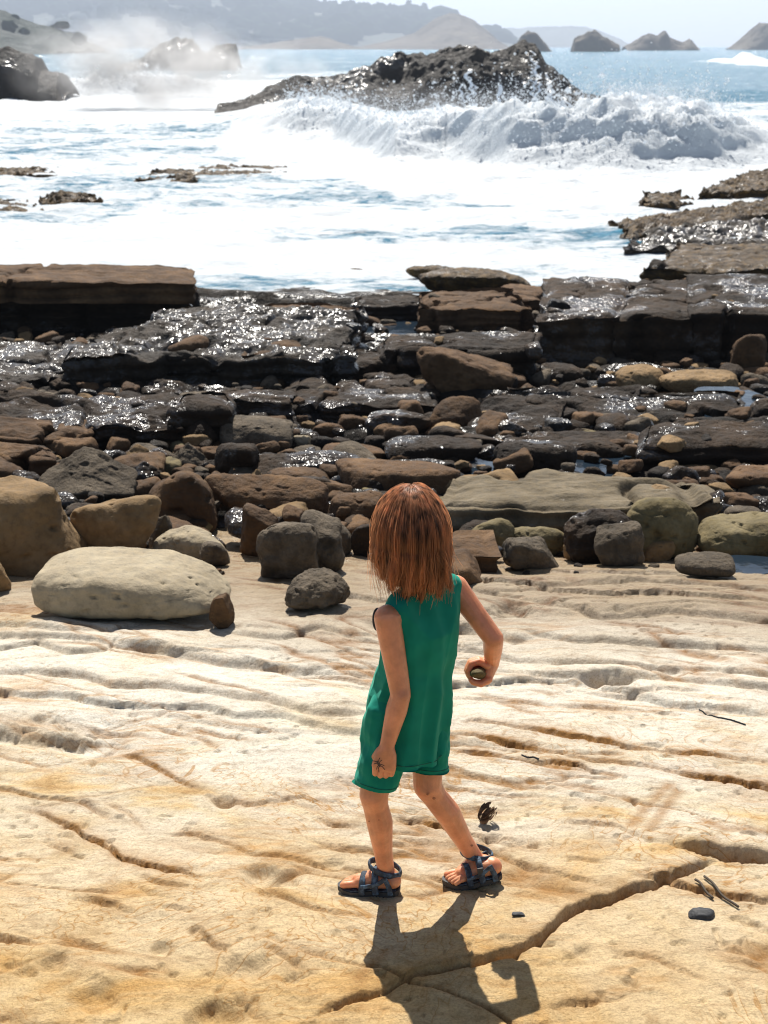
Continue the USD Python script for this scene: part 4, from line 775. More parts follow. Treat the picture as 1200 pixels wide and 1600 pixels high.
# ------------------------------------------------------------------ the child
M['skin'] = plain('skin', (.45, .185, .088), rough=.45, spec=.4, nscale=22, namp=.24, bump=.3, bscale=260, bdist=.002, sss=.25)
M['cloth'] = usdkit.material(stage, '/World/Looks/teal_jersey', {'g': ('geometry', {}), 'n': ('noise_texture', {'scale': 18.0, 'detail': 4.0}),
    'r': ('rgb_ramp', {'ramp': [(.3, (.005, .175, .125)), (.7, (.008, .23, .165))]}), 'w': ('noise_texture', {'scale': 600.0, 'detail': 2.0}), 'b': ('bump', {'strength': .25, 'distance': .001}),
    'w2': ('noise_texture', {'scale': 26.0, 'detail': 3.0}), 'b2': ('bump', {'strength': .25, 'distance': .008}),
    'p': ('principled_bsdf', {'roughness': .9, 'specular_ior_level': .1, 'sheen_weight': .25, 'sheen_roughness': .5, 'sheen_tint': (.3, .9, .7)}), 't': ('translucent_bsdf', {'color': (.01, .30, .18)}), 'm': ('mix_closure', {'fac': .12})},
    [('g.position', 'n.vector'), ('n.fac', 'r.fac'), ('r.color', 'p.base_color'), ('g.position', 'w.vector'), ('w.fac', 'b.height'), ('g.position', 'w2.vector'), ('w2.fac', 'b2.height'), ('b2.normal', 'b.normal'), ('b.normal', 'p.normal'), ('p.BSDF', 'm.closure1'), ('t.BSDF', 'm.closure2')], surface='m.closure')
M['seam'] = plain('teal_seam', (.003, .10, .065), rough=.9)
M['black'] = plain('black_cloth', (.008, .008, .009), rough=.85)
M['sole'] = plain('sandal_rubber', (.03, .027, .025), rough=.7, nscale=60, namp=.4)
M['strap'] = rock_mat('sandal_webbing', (.012, .013, .016), (.035, .045, .06), (.10, .17, .25), 55, rough=(.7, .9), bump=.4, bdist=.002, bscale=300, vary=0)
M['ink'] = plain('tattoo_ink', (.05, .028, .022), rough=.7)
M['scuff'] = plain('knee_scuff', (.22, .085, .045), rough=.7)
def J(px, py, Y): return atY(px, py, Y)
def ball(p, r, seg=20): return m3.Manifold.sphere(float(r), seg).translate(tuple(map(float, p)))
def chain(*pr):
    return [m3.Manifold.batch_hull([ball(*a), ball(*b)]) for a, b in zip(pr[:-1], pr[1:])]
def blob(parts, edge=.006, it=8, sm=True):
    u = m3.Manifold.batch_boolean(parts, m3.OpType.Add)
    u = max(u.decompose(), key=lambda k: k.volume()).refine_to_length(edge); m = u.to_mesh()
    t = trimesh.Trimesh(np.array(m.vert_properties[:, :3]), np.array(m.tri_verts), process=True)
    return trimesh.smoothing.filter_taubin(t, iterations=it) if sm else t
def nz(v): v = np.asarray(v, float); return v / np.linalg.norm(v)

shL, shR = J(606, 966, 3.27), J(712, 918, 3.42)
elL, wrL = J(626, 1085, 3.245), J(604, 1168, 3.225)
elR, wrR = J(771, 998, 3.37), J(769, 1036, 3.45)
hipL, hipR = J(611, 1112, 3.31), J(668, 1104, 3.385)
knL, anL = J(584, 1242, 3.27), J(604, 1364, 3.36)
knR, anR = J(668, 1228, 3.34), J(746, 1346, 3.43)
neck0, headC = J(655, 918, 3.36), J(641, 832, 3.375)
pel = (hipL + hipR) / 2; chest = (shL + shR) / 2 + np.array([0, .0, -.07])
lat = nz(shR - shL); lat[2] *= .3; lat = nz(lat); fwd = nz(np.cross([0, 0, 1], lat))          # towards the chest
girl = thing('person', 'child from behind in teal sleeveless top and shorts, stepping over the rock', 'person', (0, 0, 0))
parts = []
# torso core and limbs
parts += chain((pel - lat * .03, .046), (chest - lat * .03, .055)) + chain((pel + lat * .03, .046), (chest + lat * .03, .055))
parts += [m3.Manifold.batch_hull([ball(shL + lat * .02, .032), ball(shR - lat * .02, .032), ball(neck0, .035), ball(chest, .055)])]
parts += chain((neck0 - [0, 0, .02], .036), (headC + [0, 0, -.06] + fwd * -.01, .036))
facing = nz(nz(fwd + lat * .55) + np.array([0, 0, -.35])); fside = nz(np.cross(facing, [0, 0, 1])); fup = nz(np.cross(fside, facing))
def hd(a, b, c): return headC + fside * a + facing * b + fup * c
parts += [m3.Manifold.batch_hull([ball(hd(0, -.025, .022), .071, 40), ball(hd(0, .018, .020), .066, 40), ball(hd(0, .045, -.06), .032)])]
parts += [m3.Manifold.batch_hull([ball(hd(0, .088, .0), .006), ball(hd(0, .097, -.018), .009), ball(hd(0, .08, -.02), .012)])]   # nose
for s in (-1, 1):
    parts += [m3.Manifold.batch_hull([ball(hd(s * .073, -.006, .01), .011), ball(hd(s * .071, -.006, -.012), .007)])]                # ears
    parts += [ball(hd(s * .03, .072, -.03), .02), ball(hd(s * .026, .078, .0), .0125)]                                                                                        # cheeks
parts += [m3.Manifold.batch_hull([ball(hd(-.014, .079, -.045), .006), ball(hd(.014, .079, -.045), .006), ball(hd(0, .086, -.043), .006)])]
up = .5
parts += chain((shL, .0335), (shL * .5 + elL * .5, .0295), (elL * .92 + shL * .08, .0255), (elL + [0, -.004, 0], .0245), (elL * .72 + wrL * .28, .0265), (elL * .3 + wrL * .7, .021), (wrL, .0175))
parts += chain((shR, .0315), (shR * .5 + elR * .5, .0275), (elR, .0255), (elR * .6 + wrR * .4, .0245), (wrR, .0185))
parts += chain((hipL, .048), (knL, .036), (knL * .88 + anL * .12, .032), (knL * .68 + anL * .32 + [.004, -.006, 0], .0335), (knL * .3 + anL * .7, .0245), (anL, .0215))
parts += chain((hipR, .048), (knR, .036), (knR * .88 + anR * .12, .032), (knR * .68 + anR * .32 + [.008, -.006, 0], .0335), (knR * .3 + anR * .7, .0245), (anR, .0215))
# feet: heel, instep, ball, toes, standing on their sandals
SOLE = .013
def foot_frame(heel, toe, roll=0):
    d = nz(toe - heel); s = nz(np.cross([0, 0, 1], d)); u = nz(np.cross(d, s)); return heel, d, s, u, np.linalg.norm(toe - heel)
hl = hit(621, 1397); tl = hit(534, 1391); hl[2] = shelf_z(*hl[:2]) + SOLE + .004; tl[2] = shelf_z(*tl[:2]) + SOLE + .004
tr = hit(697, 1385); tr[2] = shelf_z(*tr[:2]) + SOLE + .002; hr = J(779, 1364, tr[1] + .02)
feet = []
for heel, toe, an, side in ((hl, tl, anL, 1), (hr, tr, anR, -1)):
    o, d, s, u, Lf = foot_frame(heel, toe); s = s * side    # s: towards the big toe side
    f = lambda a, b, c: o + d * a * Lf + s * b + u * c
    feet.append((o, d, s, u, Lf))
    parts += chain((an, .0235), (f(.10, 0, .024), .024)) + chain((f(.08, 0, .022), .022), (f(.35, 0, .024), .022), (f(.70, 0, .017), .017)) + [m3.Manifold.batch_hull([ball(an + d * .01, .02), ball(f(.40, .003, .030), .018), ball(f(.68, .010, .016), .0155), ball(f(.66, -.014, .013), .0125), ball(f(.15, 0, .02), .02)])]
    for k, (tx, ty, r) in enumerate(((.95, .017, .0095), (.955, .003, .0075), (.93, -.008, .007), (.89, -.018, .0065), (.84, -.026, .006))):
        parts += chain((f(.70, ty * .8, .014), .010), (f(tx - .08, ty, .012), r), (f(tx, ty, r), r))
# left hand: the back of the hand to the viewer, fingers curled away
hd_d = nz(J(598, 1224, 3.215) - wrL); hs = nz(np.cross(hd_d, [0, 1, 0])); hn = nz(np.cross(hs, hd_d)); hn = hn if hn[1] < 0 else -hn; hs = np.array([1, 0, 0]) - hd_d * hd_d[0]; hs = nz(hs)
h = lambda a, b, c: wrL + hd_d * a + hs * b + hn * c
parts += [m3.Manifold.batch_hull([ball(h(0, 0, 0), .0185), ball(h(.048, -.021, 0), .0105), ball(h(.052, .018, 0), .0105), ball(h(.02, -.014, 0), .0135), ball(h(.02, .013, 0), .0135)])]
for k, (b, ln) in enumerate(((-.021, .020), (-.008, .024), (.006, .023), (.019, .018))):
    parts += chain((h(.050, b, 0), .0092), (h(.050 + ln, b * .95, -.006), .0082), (h(.050 + ln * 1.1, b * .9 + .002, -.024), .0074), (h(.050 + ln * .55, b * .85 + .003, -.031), .0066))
parts += chain((h(.012, -.014, -.008), .011), (h(.034, -.024, -.022), .0092), (h(.054, -.018, -.030), .0078))
# right hand: a fist closed round the stone
cS = J(747, 1050, 3.42); ex_, ez_ = np.array([1.0, 0, 0]), nz([0, .25, 1]); ey_ = nz(np.cross(ez_, ex_))          # ey_: away from the viewer
rr = lambda a, r, dy: cS + ex_ * r * math.cos(math.radians(a)) + ez_ * r * math.sin(math.radians(a)) + ey_ * dy
parts += [m3.Manifold.batch_hull([ball(wrR, .0185), ball(rr(20, .032, .004), .0125), ball(rr(50, .031, .036), .011), ball(rr(-45, .030, .0), .0125), ball(rr(-30, .03, .034), .0115)])]
for k in range(4):
    dy = -.004 + .0145 * k; rad = .0285 - .0012 * abs(k - 1)
    parts += chain((rr(35, rad + .001, dy), .0098), (rr(85, rad, dy), .0088), (rr(130, rad, dy), .0082), (rr(175, rad - .001, dy), .0077), (rr(215 - 6 * k, rad - .003, dy), .007))
parts += chain((rr(-35, .031, -.004), .0115), (rr(-75, .029, -.010), .0092), (rr(-115, .027, -.010), .0082), (rr(-135, .026, -.009), .007))
body = blob(parts, .0055, 8)
obj('body', body, M['skin'], girl)
for s in (-1, 1): obj('eye', trimesh.creation.icosphere(2, .0095).apply_translation(hd(s * .026, .084, .0)), plain('eye_white' if s < 0 else 'eye_white_two', (.6, .6, .6), .2), girl)
obj('lips', trimesh.creation.icosphere(2, 1).apply_scale((.013, .006, .004)).apply_translation(hd(0, .0865, -.045)), plain('lips', (.42, .12, .10), .5), girl)
stone_v, stone_f = rock_mesh(.044, .066, .036, 77, 'round', 4); stone_v = stone_v + cS + ey_ * .014
tag(obj('stone', (stone_v, stone_f), M['green']), 'small olive stone held in the fist of the child\'s right hand', 'stone')

# clothes
def cloth(parts, folds, edge=.006, it=10):
    t = blob(parts, edge, it); v = np.array(t.vertices); n = np.array(t.vertex_normals)
    return v + n * folds(v)[:, None], np.array(t.faces)
hemc = (J(628, 1190, 3.33)); lower = hemc + np.array([0, 0, -.012])
def ring(c, a, b, r, k=10):
    return [ball(c + lat * a * math.cos(t) + fwd * b * math.sin(t), r, 12) for t in np.linspace(0, 2 * np.pi, k, endpoint=False)]
waist = pel * .42 + chest * .58
sh_parts = [m3.Manifold.batch_hull(ring(lower, .112, .090, .010) + ring(pel + [0, 0, .05], .096, .076, .012)),
            m3.Manifold.batch_hull(ring(pel + [0, 0, .05], .096, .076, .012) + ring(waist, .086, .064, .012)),
            m3.Manifold.batch_hull(ring(waist, .086, .064, .012) + ring(chest + [0, 0, .0], .094, .062, .012)),
            m3.Manifold.batch_hull(ring(chest, .094, .062, .012) + [ball(shL + lat * .030 + [0, 0, .010], .034), ball(shR - lat * .026 + [0, 0, .010], .034), ball(neck0 + [0, 0, -.005], .045)])]
def shirt_folds(v):
    a = (v - pel) @ lat; z = v[:, 2]; hgt = np.clip((chest[2] + .02 - z) / .45, 0, 1)
    side = np.arctan2((v - pel) @ fwd, (v - pel) @ lat)
    wa = a + .03 * fb(a * 7, z * 5, 1, 2, 3) + .05 * (z - .6)
    w = 1 - np.abs(np.sin(wa * 42 + 1.5 * np.sin(z * 6))) + .5 * np.sin(wa * 90 - z * 9)
    pull = ridged(a * 7 + z * 6, z * 5 - a * 2, 1, 2, 12) - .6
    return .0105 * (w - .4) * (.3 + .8 * hgt) + .014 * pull * sstep(0, .15, hgt) + .012 * (noise(P3(v[:, 0] * 14, v[:, 1] * 14, z * 5), 8) - .5) * (.3 + .7 * hgt)
shirt = cloth(sh_parts, shirt_folds)
# open the hem: cut the solid along the slanted hem line and leave the cloth hollow underneath
hem_n = nz(np.array([.10, .05, 1.0])); hem_p = J(640, 1200, 3.25)
def trim(vf, p, n):
    v, f = vf; sd = (v - p) @ n; out = sd < 0
    v = v - np.where(out, sd, 0)[:, None] * n
    return v, f
shirt = trim(shirt, hem_p, hem_n)
obj('sleeveless_top', shirt, M['cloth'], girl)
def hoop(verts, p, n, off, r, k=90):
    """A tube that follows a body's outline in the plane (p, n)."""
    sd = (verts - p) @ n; q = verts[np.abs(sd) < .006]; c = q.mean(0); e1 = nz(np.cross(n, [0, 1, .01])); e2 = np.cross(n, e1)
    ang = np.arctan2((q - c) @ e2, (q - c) @ e1); rad = np.linalg.norm(q - c, axis=1); A = np.linspace(-np.pi, np.pi, k, endpoint=False)
    R = np.array([np.sort(rad[np.abs((ang - a + np.pi) % (2 * np.pi) - np.pi) < .12])[-1] if (np.abs((ang - a + np.pi) % (2 * np.pi) - np.pi) < .12).any() else np.median(rad) for a in A])
    R = np.convolve(np.r_[R[-3:], R, R[:3]], np.ones(7) / 7, 'valid') + off
    return c + e1 * (R * np.cos(A))[:, None] + e2 * (R * np.sin(A))[:, None]
def tube(path, r, closed=True, sec=6, flat=None):
    path = np.asarray(path, float); n = len(path)
    tg = (np.roll(path, -1, 0) - np.roll(path, 1, 0)) if closed else np.gradient(path, axis=0)
    tg /= np.linalg.norm(tg, axis=1, keepdims=True); ref = np.array([.13, .2, .97]) if flat is None else np.asarray(flat, float)
    a = np.cross(tg, ref); a /= np.linalg.norm(a, axis=1, keepdims=True); b = np.cross(a, tg)
    ra, rb = (r, r) if np.ndim(r) == 0 else r
    t = np.linspace(0, 2 * np.pi, sec, endpoint=False)
    v = path[:, None] + ra * np.cos(t)[None, :, None] * a[:, None] + rb * np.sin(t)[None, :, None] * b[:, None]
    f = []
    for i in range(n if closed else n - 1):
        j = (i + 1) % n
        for k in range(sec):
            l = (k + 1) % sec; f += [[i * sec + k, i * sec + l, j * sec + l], [i * sec + k, j * sec + l, j * sec + k]]
    if not closed:
        for k in range(1, sec - 1): f += [[0, k + 1, k], [(n - 1) * sec, (n - 1) * sec + k, (n - 1) * sec + k + 1]]
    return v.reshape(-1, 3), np.array(f)
obj('hem_stitching', tube(hoop(shirt[0], hem_p + hem_n * .014, hem_n, .0, 90), .0010), M['seam'], girl)
# shorts
sL = hipL * .12 + knL * .88; sR = hipR * .22 + knR * .78
nL, nR = nz(hipL - knL), nz(hipR - knR)
sp = [m3.Manifold.batch_hull(ring(pel + [0, 0, .03], .070, .052, .012) + [ball(hipL, .060), ball(hipR, .060)])]
sp += [m3.Manifold.batch_hull([ball(hipL, .062), ball(sL - nL * .03, .0525)])] + [m3.Manifold.batch_hull([ball(hipR, .062), ball(sR - nR * .03, .051)])]
shorts = cloth(sp, lambda v: .012 * (noise(v * 22, 4) - .5) + .008 * (ridged(v[:, 0] * 16, v[:, 1] * 16, v[:, 2] * 26, 2, 6) - .6))
sv, sf = shorts; isL = np.linalg.norm(sv - sL, axis=1) < np.linalg.norm(sv - sR, axis=1)
tL = nz(nL + [.0, 0, .25]); tR = nz(nR + [.12, 0, .3])
v1 = trim((sv, sf), sL, tL)[0]; v2 = trim((sv, sf), sR, tR)[0]
sv = np.where(isL[:, None], v1, v2)
so = obj('shorts', (sv, sf), M['cloth'], girl)
for c, n_, sel in ((sL, tL, isL), (sR, tR, ~isL)):
    obj('hem', tube(hoop(sv[sel], c + n_ * .010, n_, .0, 60, ), .0009), M['seam'], girl)
# dark lining showing at the left armhole
lin = trimesh.creation.icosphere(3, 1).apply_scale((.013, .012, .030)).apply_translation(J(590, 968, 3.285))
obj('armhole_lining', lin, M['black'], girl)
# scuffs and the drawn-on spider
from scipy.spatial import cKDTree
bt = cKDTree(body.vertices); bn = np.array(body.vertex_normals)
def stick(pts, off):
    d, i = bt.query(pts); b = np.array(body.vertices)[i]; n = bn[i]
    return pts - n * (((pts - b) * n).sum(1) - off)[:, None]
def decal(polys, origin_px, scale, Y, name, mat, off=.0007):
    """Flat marks (polygons in the plane of the picture, metres) laid on the skin."""
    from shapely.geometry import Polygon
    from shapely.ops import unary_union
    g = unary_union(polys); vs, fs, o = [], [], 0
    for q in getattr(g, 'geoms', [g]):
        v, f = trimesh.creation.triangulate_polygon(q, engine='earcut'); v, f = trimesh.remesh.subdivide_to_size(np.column_stack([v, np.zeros(len(v))]), f, .004)
        vs.append(v); fs.append(f + o); o += len(v)
    v = np.vstack(vs); w = J(*origin_px, Y) + np.array([1.0, 0, 0]) * v[:, :1] * scale + UP * v[:, 1:2] * scale
    dirs_ = w - O; dirs_ /= np.linalg.norm(dirs_, axis=1, keepdims=True)
    # slide along the line of sight onto the skin
    for _ in range(12):
        d, i = bt.query(w); n = bn[i]; b = np.array(body.vertices)[i]; k = ((b - w) * n).sum(1); dn = (dirs_ * n).sum(1); w = w + dirs_ * (np.clip(k / np.where(np.abs(dn) < .3, -.3, dn), -.02, .02))[:, None]
    d, i = bt.query(w)
    f = np.vstack(fs); tri = np.cross(w[f[:, 1]] - w[f[:, 0]], w[f[:, 2]] - w[f[:, 0]]); flip = (tri * dirs_[f[:, 0]]).sum(1) > 0; f[flip] = f[flip][:, ::-1]
    return obj(name, (w + bn[i] * off, f), mat, girl, smooth=False)
from shapely.geometry import LineString, Point
from shapely import affinity
sp_ = [affinity.scale(Point(0, 2).buffer(1, 8), 3.0, 4.2), affinity.scale(Point(-.5, 8).buffer(1, 8), 2.3, 2.4)]
for s in (-1, 1):
    for a, b, c in ((9, 7, 13), (5, 8, 7), (1, 8, -4), (-2, 6, -11)): sp_.append(LineString([(0, a * .7), (s * b * .6, a + (2 if c > 0 else -1)), (s * b, c)]).buffer(.75))
decal([affinity.scale(affinity.rotate(k, 25, origin=(0, 0)), .001, .001, origin=(0, 0)) for k in sp_], (593, 1196), 1.25, 3.2, 'spider_drawing', M['ink'])
for px, py, r in ((678, 1247, .0042), (668, 1241, .003), (737, 1321, .0035), (731, 1343, .0028), (592, 1281, .002), (577, 1283, .002), (600, 1366, .003)):
    decal([affinity.scale(Point(0, 0).buffer(r, 6), 1, .8)], (px, py), 1, 3.25, 'scuff', M['scuff'])
# sandals
from shapely.geometry import Polygon
for (o, d, s, u, Lf) in feet:
    sd = UsdGeom.Xform.Define(stage, path_for('sandal', girl)).GetPrim()
    out = [(-.05, 0), (-.045, .5), (.02, .85), (.2, .95), (.45, .85), (.65, 1.15), (.8, 1.28), (.95, 1.05), (1.05, .55), (1.07, .1), (1.02, -.35), (.9, -.9), (.75, -1.18), (.6, -1.2), (.4, -1.0), (.2, -.95), (.03, -.85), (-.045, -.5)]
    P = Polygon([(a * Lf, b * .029) for a, b in out]).buffer(.006).buffer(-.006)
    m = trimesh.creation.extrude_polygon(P, SOLE, engine='earcut'); m = trimesh.Trimesh(*trimesh.remesh.subdivide_to_size(m.vertices, m.faces, .008))
    v = np.array(m.vertices); lo = v[:, 2] < SOLE * .5; v[:, 2] += -SOLE + .006 * np.clip((v[:, 0] / Lf - .8) / .2, 0, 1) ** 2 + .004 * np.clip((.1 - v[:, 0] / Lf) / .1, 0, 1)
    v[lo, 2] += .002 * np.sin(v[lo, 0] * 700)
    W = lambda q: o + np.outer(q[:, 0], d) + np.outer(q[:, 1], s) + np.outer(q[:, 2], u)
    obj('sole', (W(v), np.array(m.faces)), M['sole'], sd, smooth=35)
    m2 = trimesh.creation.extrude_polygon(P.buffer(-.003), .003, engine='earcut'); v2 = np.array(m2.vertices); v2[:, 2] += .0005
    obj('footbed', (W(v2), np.array(m2.faces)), M['strap'], sd, smooth=35)
    def band(pts, width, thick, closed, name, flat):
        pts = np.array(pts, float)
        if not closed:
            k = np.linspace(0, len(pts) - 1, 24); pts = np.stack([np.interp(k, np.arange(len(pts)), pts[:, i]) for i in range(3)], 1)
            for _ in range(3): pts[1:-1] = (pts[:-2] + 2 * pts[1:-1] + pts[2:]) / 4
        obj(name, tube(W(pts), (thick, width), closed, 8, flat), M['strap'], sd)
    q = lambda a, b, c: (a * Lf, b, c)
    band([q(.60, .036, -.004), q(.61, .036, .014), q(.60, .020, .034), q(.59, 0, .041), q(.585, -.018, .033), q(.58, -.034, .014), q(.58, -.036, -.004)], .008, .0026, False, 'toe_strap', d)
    band([q(.36, .031, -.004), q(.38, .031, .020), q(.38, .022, .046), q(.38, 0, .060), q(.37, -.022, .046), q(.36, -.031, .020), q(.34, -.032, -.004)], .0085, .0026, False, 'instep_strap', d)
    an_l = np.array([(anL if o is hl or np.allclose(o, hl) else anR) - o]) @ np.stack([d, s, u], 1)
    A = np.linspace(0, 2 * np.pi, 40, endpoint=False); ac = an_l[0] - np.array([0, 0, .004])
    band(np.stack([ac[0] * .8 + .010 + .041 * np.cos(A), ac[1] + .033 * np.sin(A), np.full(40, .050) + .012 * np.cos(A)], 1), .009, .0035, True, 'ankle_strap', u)
    for sgn in (-1, 1): band([q(.62, sgn * .034, .016), q(.48, sgn * .033, .020), q(.36, sgn * .033, .024), q(.22, sgn * .034, .040)], .006, .0025, False, 'side_strap', u)
    for sgn in (-1, 1): band([q(.10, sgn * .030, -.004), q(.12, sgn * .033, .020), q(.2, sgn * .035, .048)], .007, .0025, False, 'heel_strap', d)
    bk = trimesh.creation.box((.014, .004, .020)); bk.vertices[:] += (.38 * Lf, -.033, .034) ; obj('buckle', (W(np.array(bk.vertices)), np.array(bk.faces)), M['sole'], sd, smooth=False)

# hair
M['hair'] = usdkit.material(stage, '/World/Looks/auburn_hair', {'hi': ('hair_info', {}), 'r': ('rgb_ramp', {'ramp': [(0, (.40, .18, .085)), (.4, (.50, .19, .062)), (1, (1.0, .47, .12))]}), 'rv': ('map_range', {'to_min': .6, 'to_max': 1.35}),
    'g': ('geometry', {}), 'mp': ('mapping', {'scale': (1, 1, .09)}), 'n': ('noise_texture', {'scale': 70.0, 'detail': 2.0}), 'sc': ('vector_math', {'math_type': 'scale'}), 'sc2': ('vector_math', {'math_type': 'scale'}), 'nr': ('map_range', {'from_min': .3, 'from_max': .7, 'to_min': .3, 'to_max': 1.75}),
    'oi': ('attribute', {'attribute': 'tone'}),
    'p': ('principled_bsdf', {'roughness': .38, 'specular_ior_level': .55}), 't': ('translucent_bsdf', {}), 'm': ('mix_closure', {'fac': .5})},
    [('hi.intercept', 'r.fac'), ('g.position', 'mp.vector'), ('mp.vector', 'n.vector'), ('n.fac', 'nr.value'), ('r.color', 'sc.vector1'), ('nr.result', 'sc.scale'), ('sc.vector', 'p.base_color'), ('sc.vector', 't.color'), ('p.BSDF', 'm.closure1'), ('t.BSDF', 'm.closure2')], surface='m.closure')
M['hairbase'] = plain('hair_underlayer', (.10, .036, .016), rough=.6, nscale=60, namp=.5)
rng = np.random.default_rng(17)
crown = hd(0, -.02, .055)
HR = np.array([.087, .102, .113])
def hair_path(phi, th0, length, n=16, out=0.0, bow=0.0):
    """A lock from the crown over the skull and down: phi round the head (0 = the face), returns n points."""
    th = np.linspace(th0, math.radians(98), 9)
    lx, ly = math.sin(phi), math.cos(phi)
    sk = np.stack([HR[0] * np.sin(th) * lx, HR[1] * np.sin(th) * ly - .008, HR[2] * np.cos(th)], 1) * (1 + out)
    dn = np.linspace(0, 1, n - 9 + 1)[1:]
    tail = sk[-1] + np.stack([lx * (.012 * np.sin(dn * 2.2) - .050 * dn ** 1.6 + bow * dn ** 2), ly * (.010 * np.sin(dn * 2.2) - .052 * dn ** 1.6 + bow * dn ** 2), -length * dn], 1)
    return np.vstack([sk, tail])
yaw = math.atan2(facing[1], facing[0]); R_ = np.array([[math.sin(yaw), math.cos(yaw), 0], [-math.cos(yaw), math.sin(yaw), 0], [0, 0, 1]])
hc = headC + np.array([0, -.004, .004])
def place(p):
    return hc + p[:, :1] * nz([fside[0], fside[1], 0]) + p[:, 1:2] * nz([facing[0], facing[1], 0]) + p[:, 2:3] * np.array([0, 0, 1.0])
pts_all, counts = [], []
locks = 95; NP = 20
for i in range(locks):
    phi = (i + rng.uniform(0, 1)) / locks * 2 * np.pi
    a = abs((phi + np.pi) % (2 * np.pi) - np.pi)
    if a < .75: continue
    L0 = (.055 + .095 * rng.random()) * (.5 + .5 * sstep(.8, 2.6, a))
    bow = rng.normal(.002, .02); tipo = rng.normal(0, .016, 3) * (1, 1, .8); outl = rng.uniform(-.02, .045); wave_ = rng.normal(0, .006); ph_ = rng.uniform(0, 6); tight = rng.uniform(.55, .95)
    c = hair_path(phi, .2, L0, NP, outl, bow); t = np.linspace(0, 1, NP)[:, None]
    for k in range(100):
        sp_ = rng.normal(0, .13); p = hair_path(phi + sp_, rng.uniform(.03, .8) if k % 3 else rng.uniform(.02, .25), L0 * rng.uniform(.65, 1.15), NP, outl + rng.normal(0, .016), bow + rng.normal(0, .004))
        p = p + (c - p) * tight * sstep(.45, 1.0, t) + tipo * t ** 3 + wave_ * np.sin(t * 7 + ph_) * t + rng.normal(0, .0025, 3) * np.sin(t * rng.uniform(4, 9) + rng.uniform(0, 6)) + rng.normal(0, .004, 3) * t ** 2
        pts_all.append(place(p)); counts.append(NP)
# loose flyaway hairs
for i in range(520):
    phi = rng.uniform(.8, 2 * np.pi - .8); p = hair_path(phi, rng.uniform(.05, .9), rng.uniform(.06, .14), NP, rng.uniform(.03, .09), rng.normal(.012, .018)); t = np.linspace(0, 1, NP)[:, None]
    pts_all.append(place(p + rng.normal(0, .014, 3) * t ** 2)); counts.append(NP)
bc = UsdGeom.BasisCurves.Define(stage, str(girl.GetPath()) + '/hair')
bc.CreateTypeAttr('linear'); bc.CreateCurveVertexCountsAttr(Vt.IntArray(counts)); P_ = np.vstack(pts_all).astype(np.float32)
bc.CreatePointsAttr(Vt.Vec3fArray.FromNumpy(P_)); bc.CreateWidthsAttr(Vt.FloatArray.FromNumpy(np.tile(np.linspace(.0011, .0006, NP), len(counts)).astype(np.float32))); bc.SetWidthsInterpolation('vertex')
UsdShade.MaterialBindingAPI.Apply(bc.GetPrim()).Bind(M['hair'])
# the underlayer that the strands lie on
ph_ = np.linspace(.7, 2 * np.pi - .7, 60); rows = [place(hair_path(p, .0, .075, 16, -.03, -.012)) for p in ph_]
obj('hair_underlayer', (np.vstack(rows), grid_faces(60, 16)), M['hairbase'], girl)

# ------------------------------------------------------------------ small things on the shelf
M['twig'] = plain('dry_twig', (.05, .035, .022), rough=.8); M['slate'] = plain('black_pebble', (.02, .02, .022), rough=.7, nscale=80, namp=.3); M['crisp'] = rock_mat('dried_seaweed', (.02, .012, .008), (.09, .05, .028), (.22, .13, .07), 40, bump=.5, bdist=.003, bscale=150, vary=0)
def on(px, py): p = hit(px, py); p[2] = shelf_z(p[0], p[1]); return p
for pts, l in (([(1086, 1376), (1100, 1388), (1112, 1402)], 'short dark twig on the rock, left of two'), ([(1100, 1374), (1125, 1398), (1152, 1417)], 'longer dark twig on the rock, right of two')):
    p = np.array([on(*q) + [0, 0, .012] for q in pts]); k = np.linspace(0, 2, 14); p = np.stack([np.interp(k, [0, 1, 2], p[:, i]) for i in range(3)], 1); p[:, 2] = np.array([max(shelf_z(u_ + a_, v_ + b_) for a_ in (-.01, 0, .01) for b_ in (-.012, 0, .012)) for u_, v_ in p[:, :2]]) + .003; p[:, 2] = np.convolve(np.r_[p[0, 2], p[:, 2], p[-1, 2]], np.ones(3) / 3, 'valid') + .003; p[:, 0] += .003 * np.sin(k * 4)
    tag(obj('twig', tube(p, .0035, False, 7), M['twig']), l, 'twig')
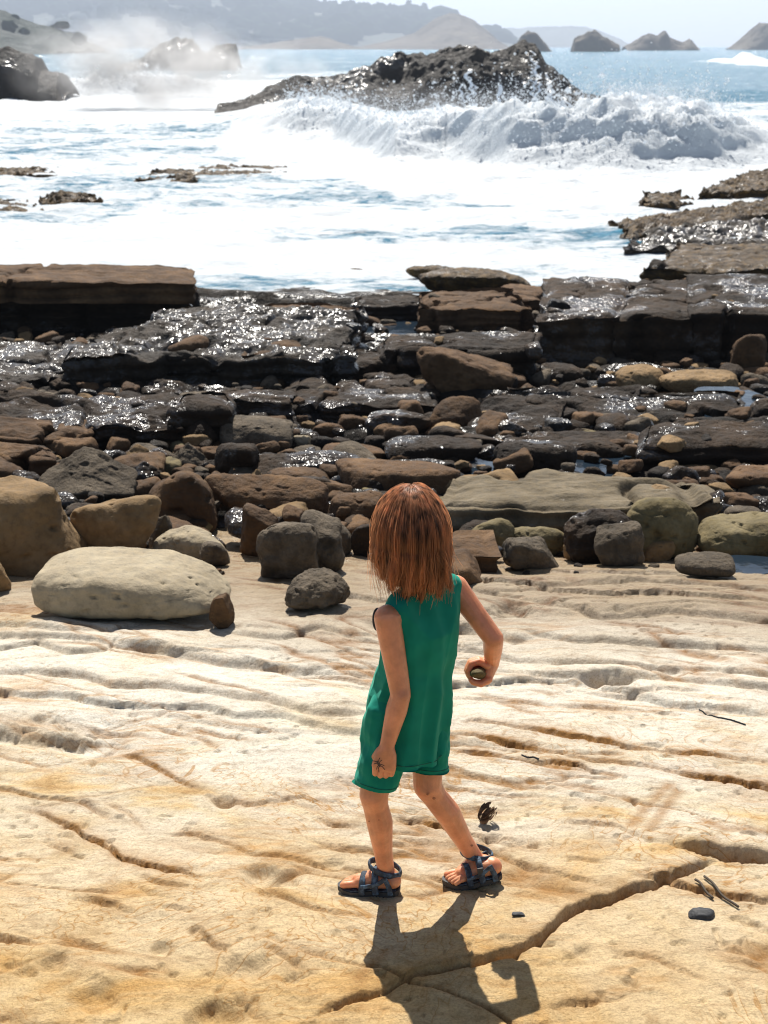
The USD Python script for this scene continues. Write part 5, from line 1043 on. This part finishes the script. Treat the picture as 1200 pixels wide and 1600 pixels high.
B_ = on(1096, 1432); v, f = rock_mesh(.066, .045, .022, 55, 'lens', 4); tag(obj('pebble', (v + B_ + [0, 0, .008], f), M['slate']), 'flat black pebble below the two twigs', 'pebble')
B_ = on(809, 1436); v, f = rock_mesh(.028, .014, .008, 56, 'angular', 3); tag(obj('rock_chip', (v + B_ + [0, 0, .004], f), M['slate']), 'small dark chip of rock right of the walking child', 'chip')
B_ = on(1052, 1055)
rng = np.random.default_rng(3); vs, fs = [], []
c0 = on(762, 1284)
for i in range(26):
    k = np.linspace(0, 1, 9); a0 = rng.uniform(0, 6.28); r = rng.uniform(.008, .026); a = a0 + k * rng.uniform(1.5, 4); e = rng.uniform(-.6, .6)
    path = c0 + np.stack([r * np.cos(a) * 1.1, r * np.sin(a), .022 + .018 * np.sin(a * 1.3 + e) + rng.uniform(-.012, .014)], 1)
    wv = rng.uniform(.003, .0075); side = np.stack([np.cos(a) * .5, np.sin(a) * .5, np.full(9, .8)], 1) * wv
    o = sum(len(x) for x in vs); vs.append(np.vstack([path - side, path + side])); fs.append(np.array([[o + j, o + j + 1, o + 10 + j] for j in range(8)] + [[o + j, o + 10 + j, o + 9 + j] for j in range(8)]))
tag(obj('dried_seaweed', (np.vstack(vs), np.vstack(fs)), M['crisp'], smooth=False), 'crumpled brown clump of dried seaweed lying behind the child\'s rear foot', 'seaweed')
for pts, l in (([(815, 1182), (824, 1186), (832, 1184), (842, 1190)], 'thin dark scrap of seaweed on the pale rock right of the shorts'), ([(1092, 1110), (1120, 1122), (1140, 1126), (1165, 1134)], 'thin grey strand of seaweed on the pale rock near the right edge')):
    p = np.array([on(*q) + [0, 0, .006] for q in pts]); k = np.linspace(0, 3, 14); p = np.stack([np.interp(k, range(4), p[:, i]) for i in range(3)], 1); p[:, 2] = [max(shelf_z(u_ + a_, v_) for a_ in (-.008, 0, .008)) + .003 for u_, v_ in p[:, :2]]
    tag(obj('seaweed_strand', tube(p, (.0015, .0028), False, 7), M['slate']), l, 'seaweed')
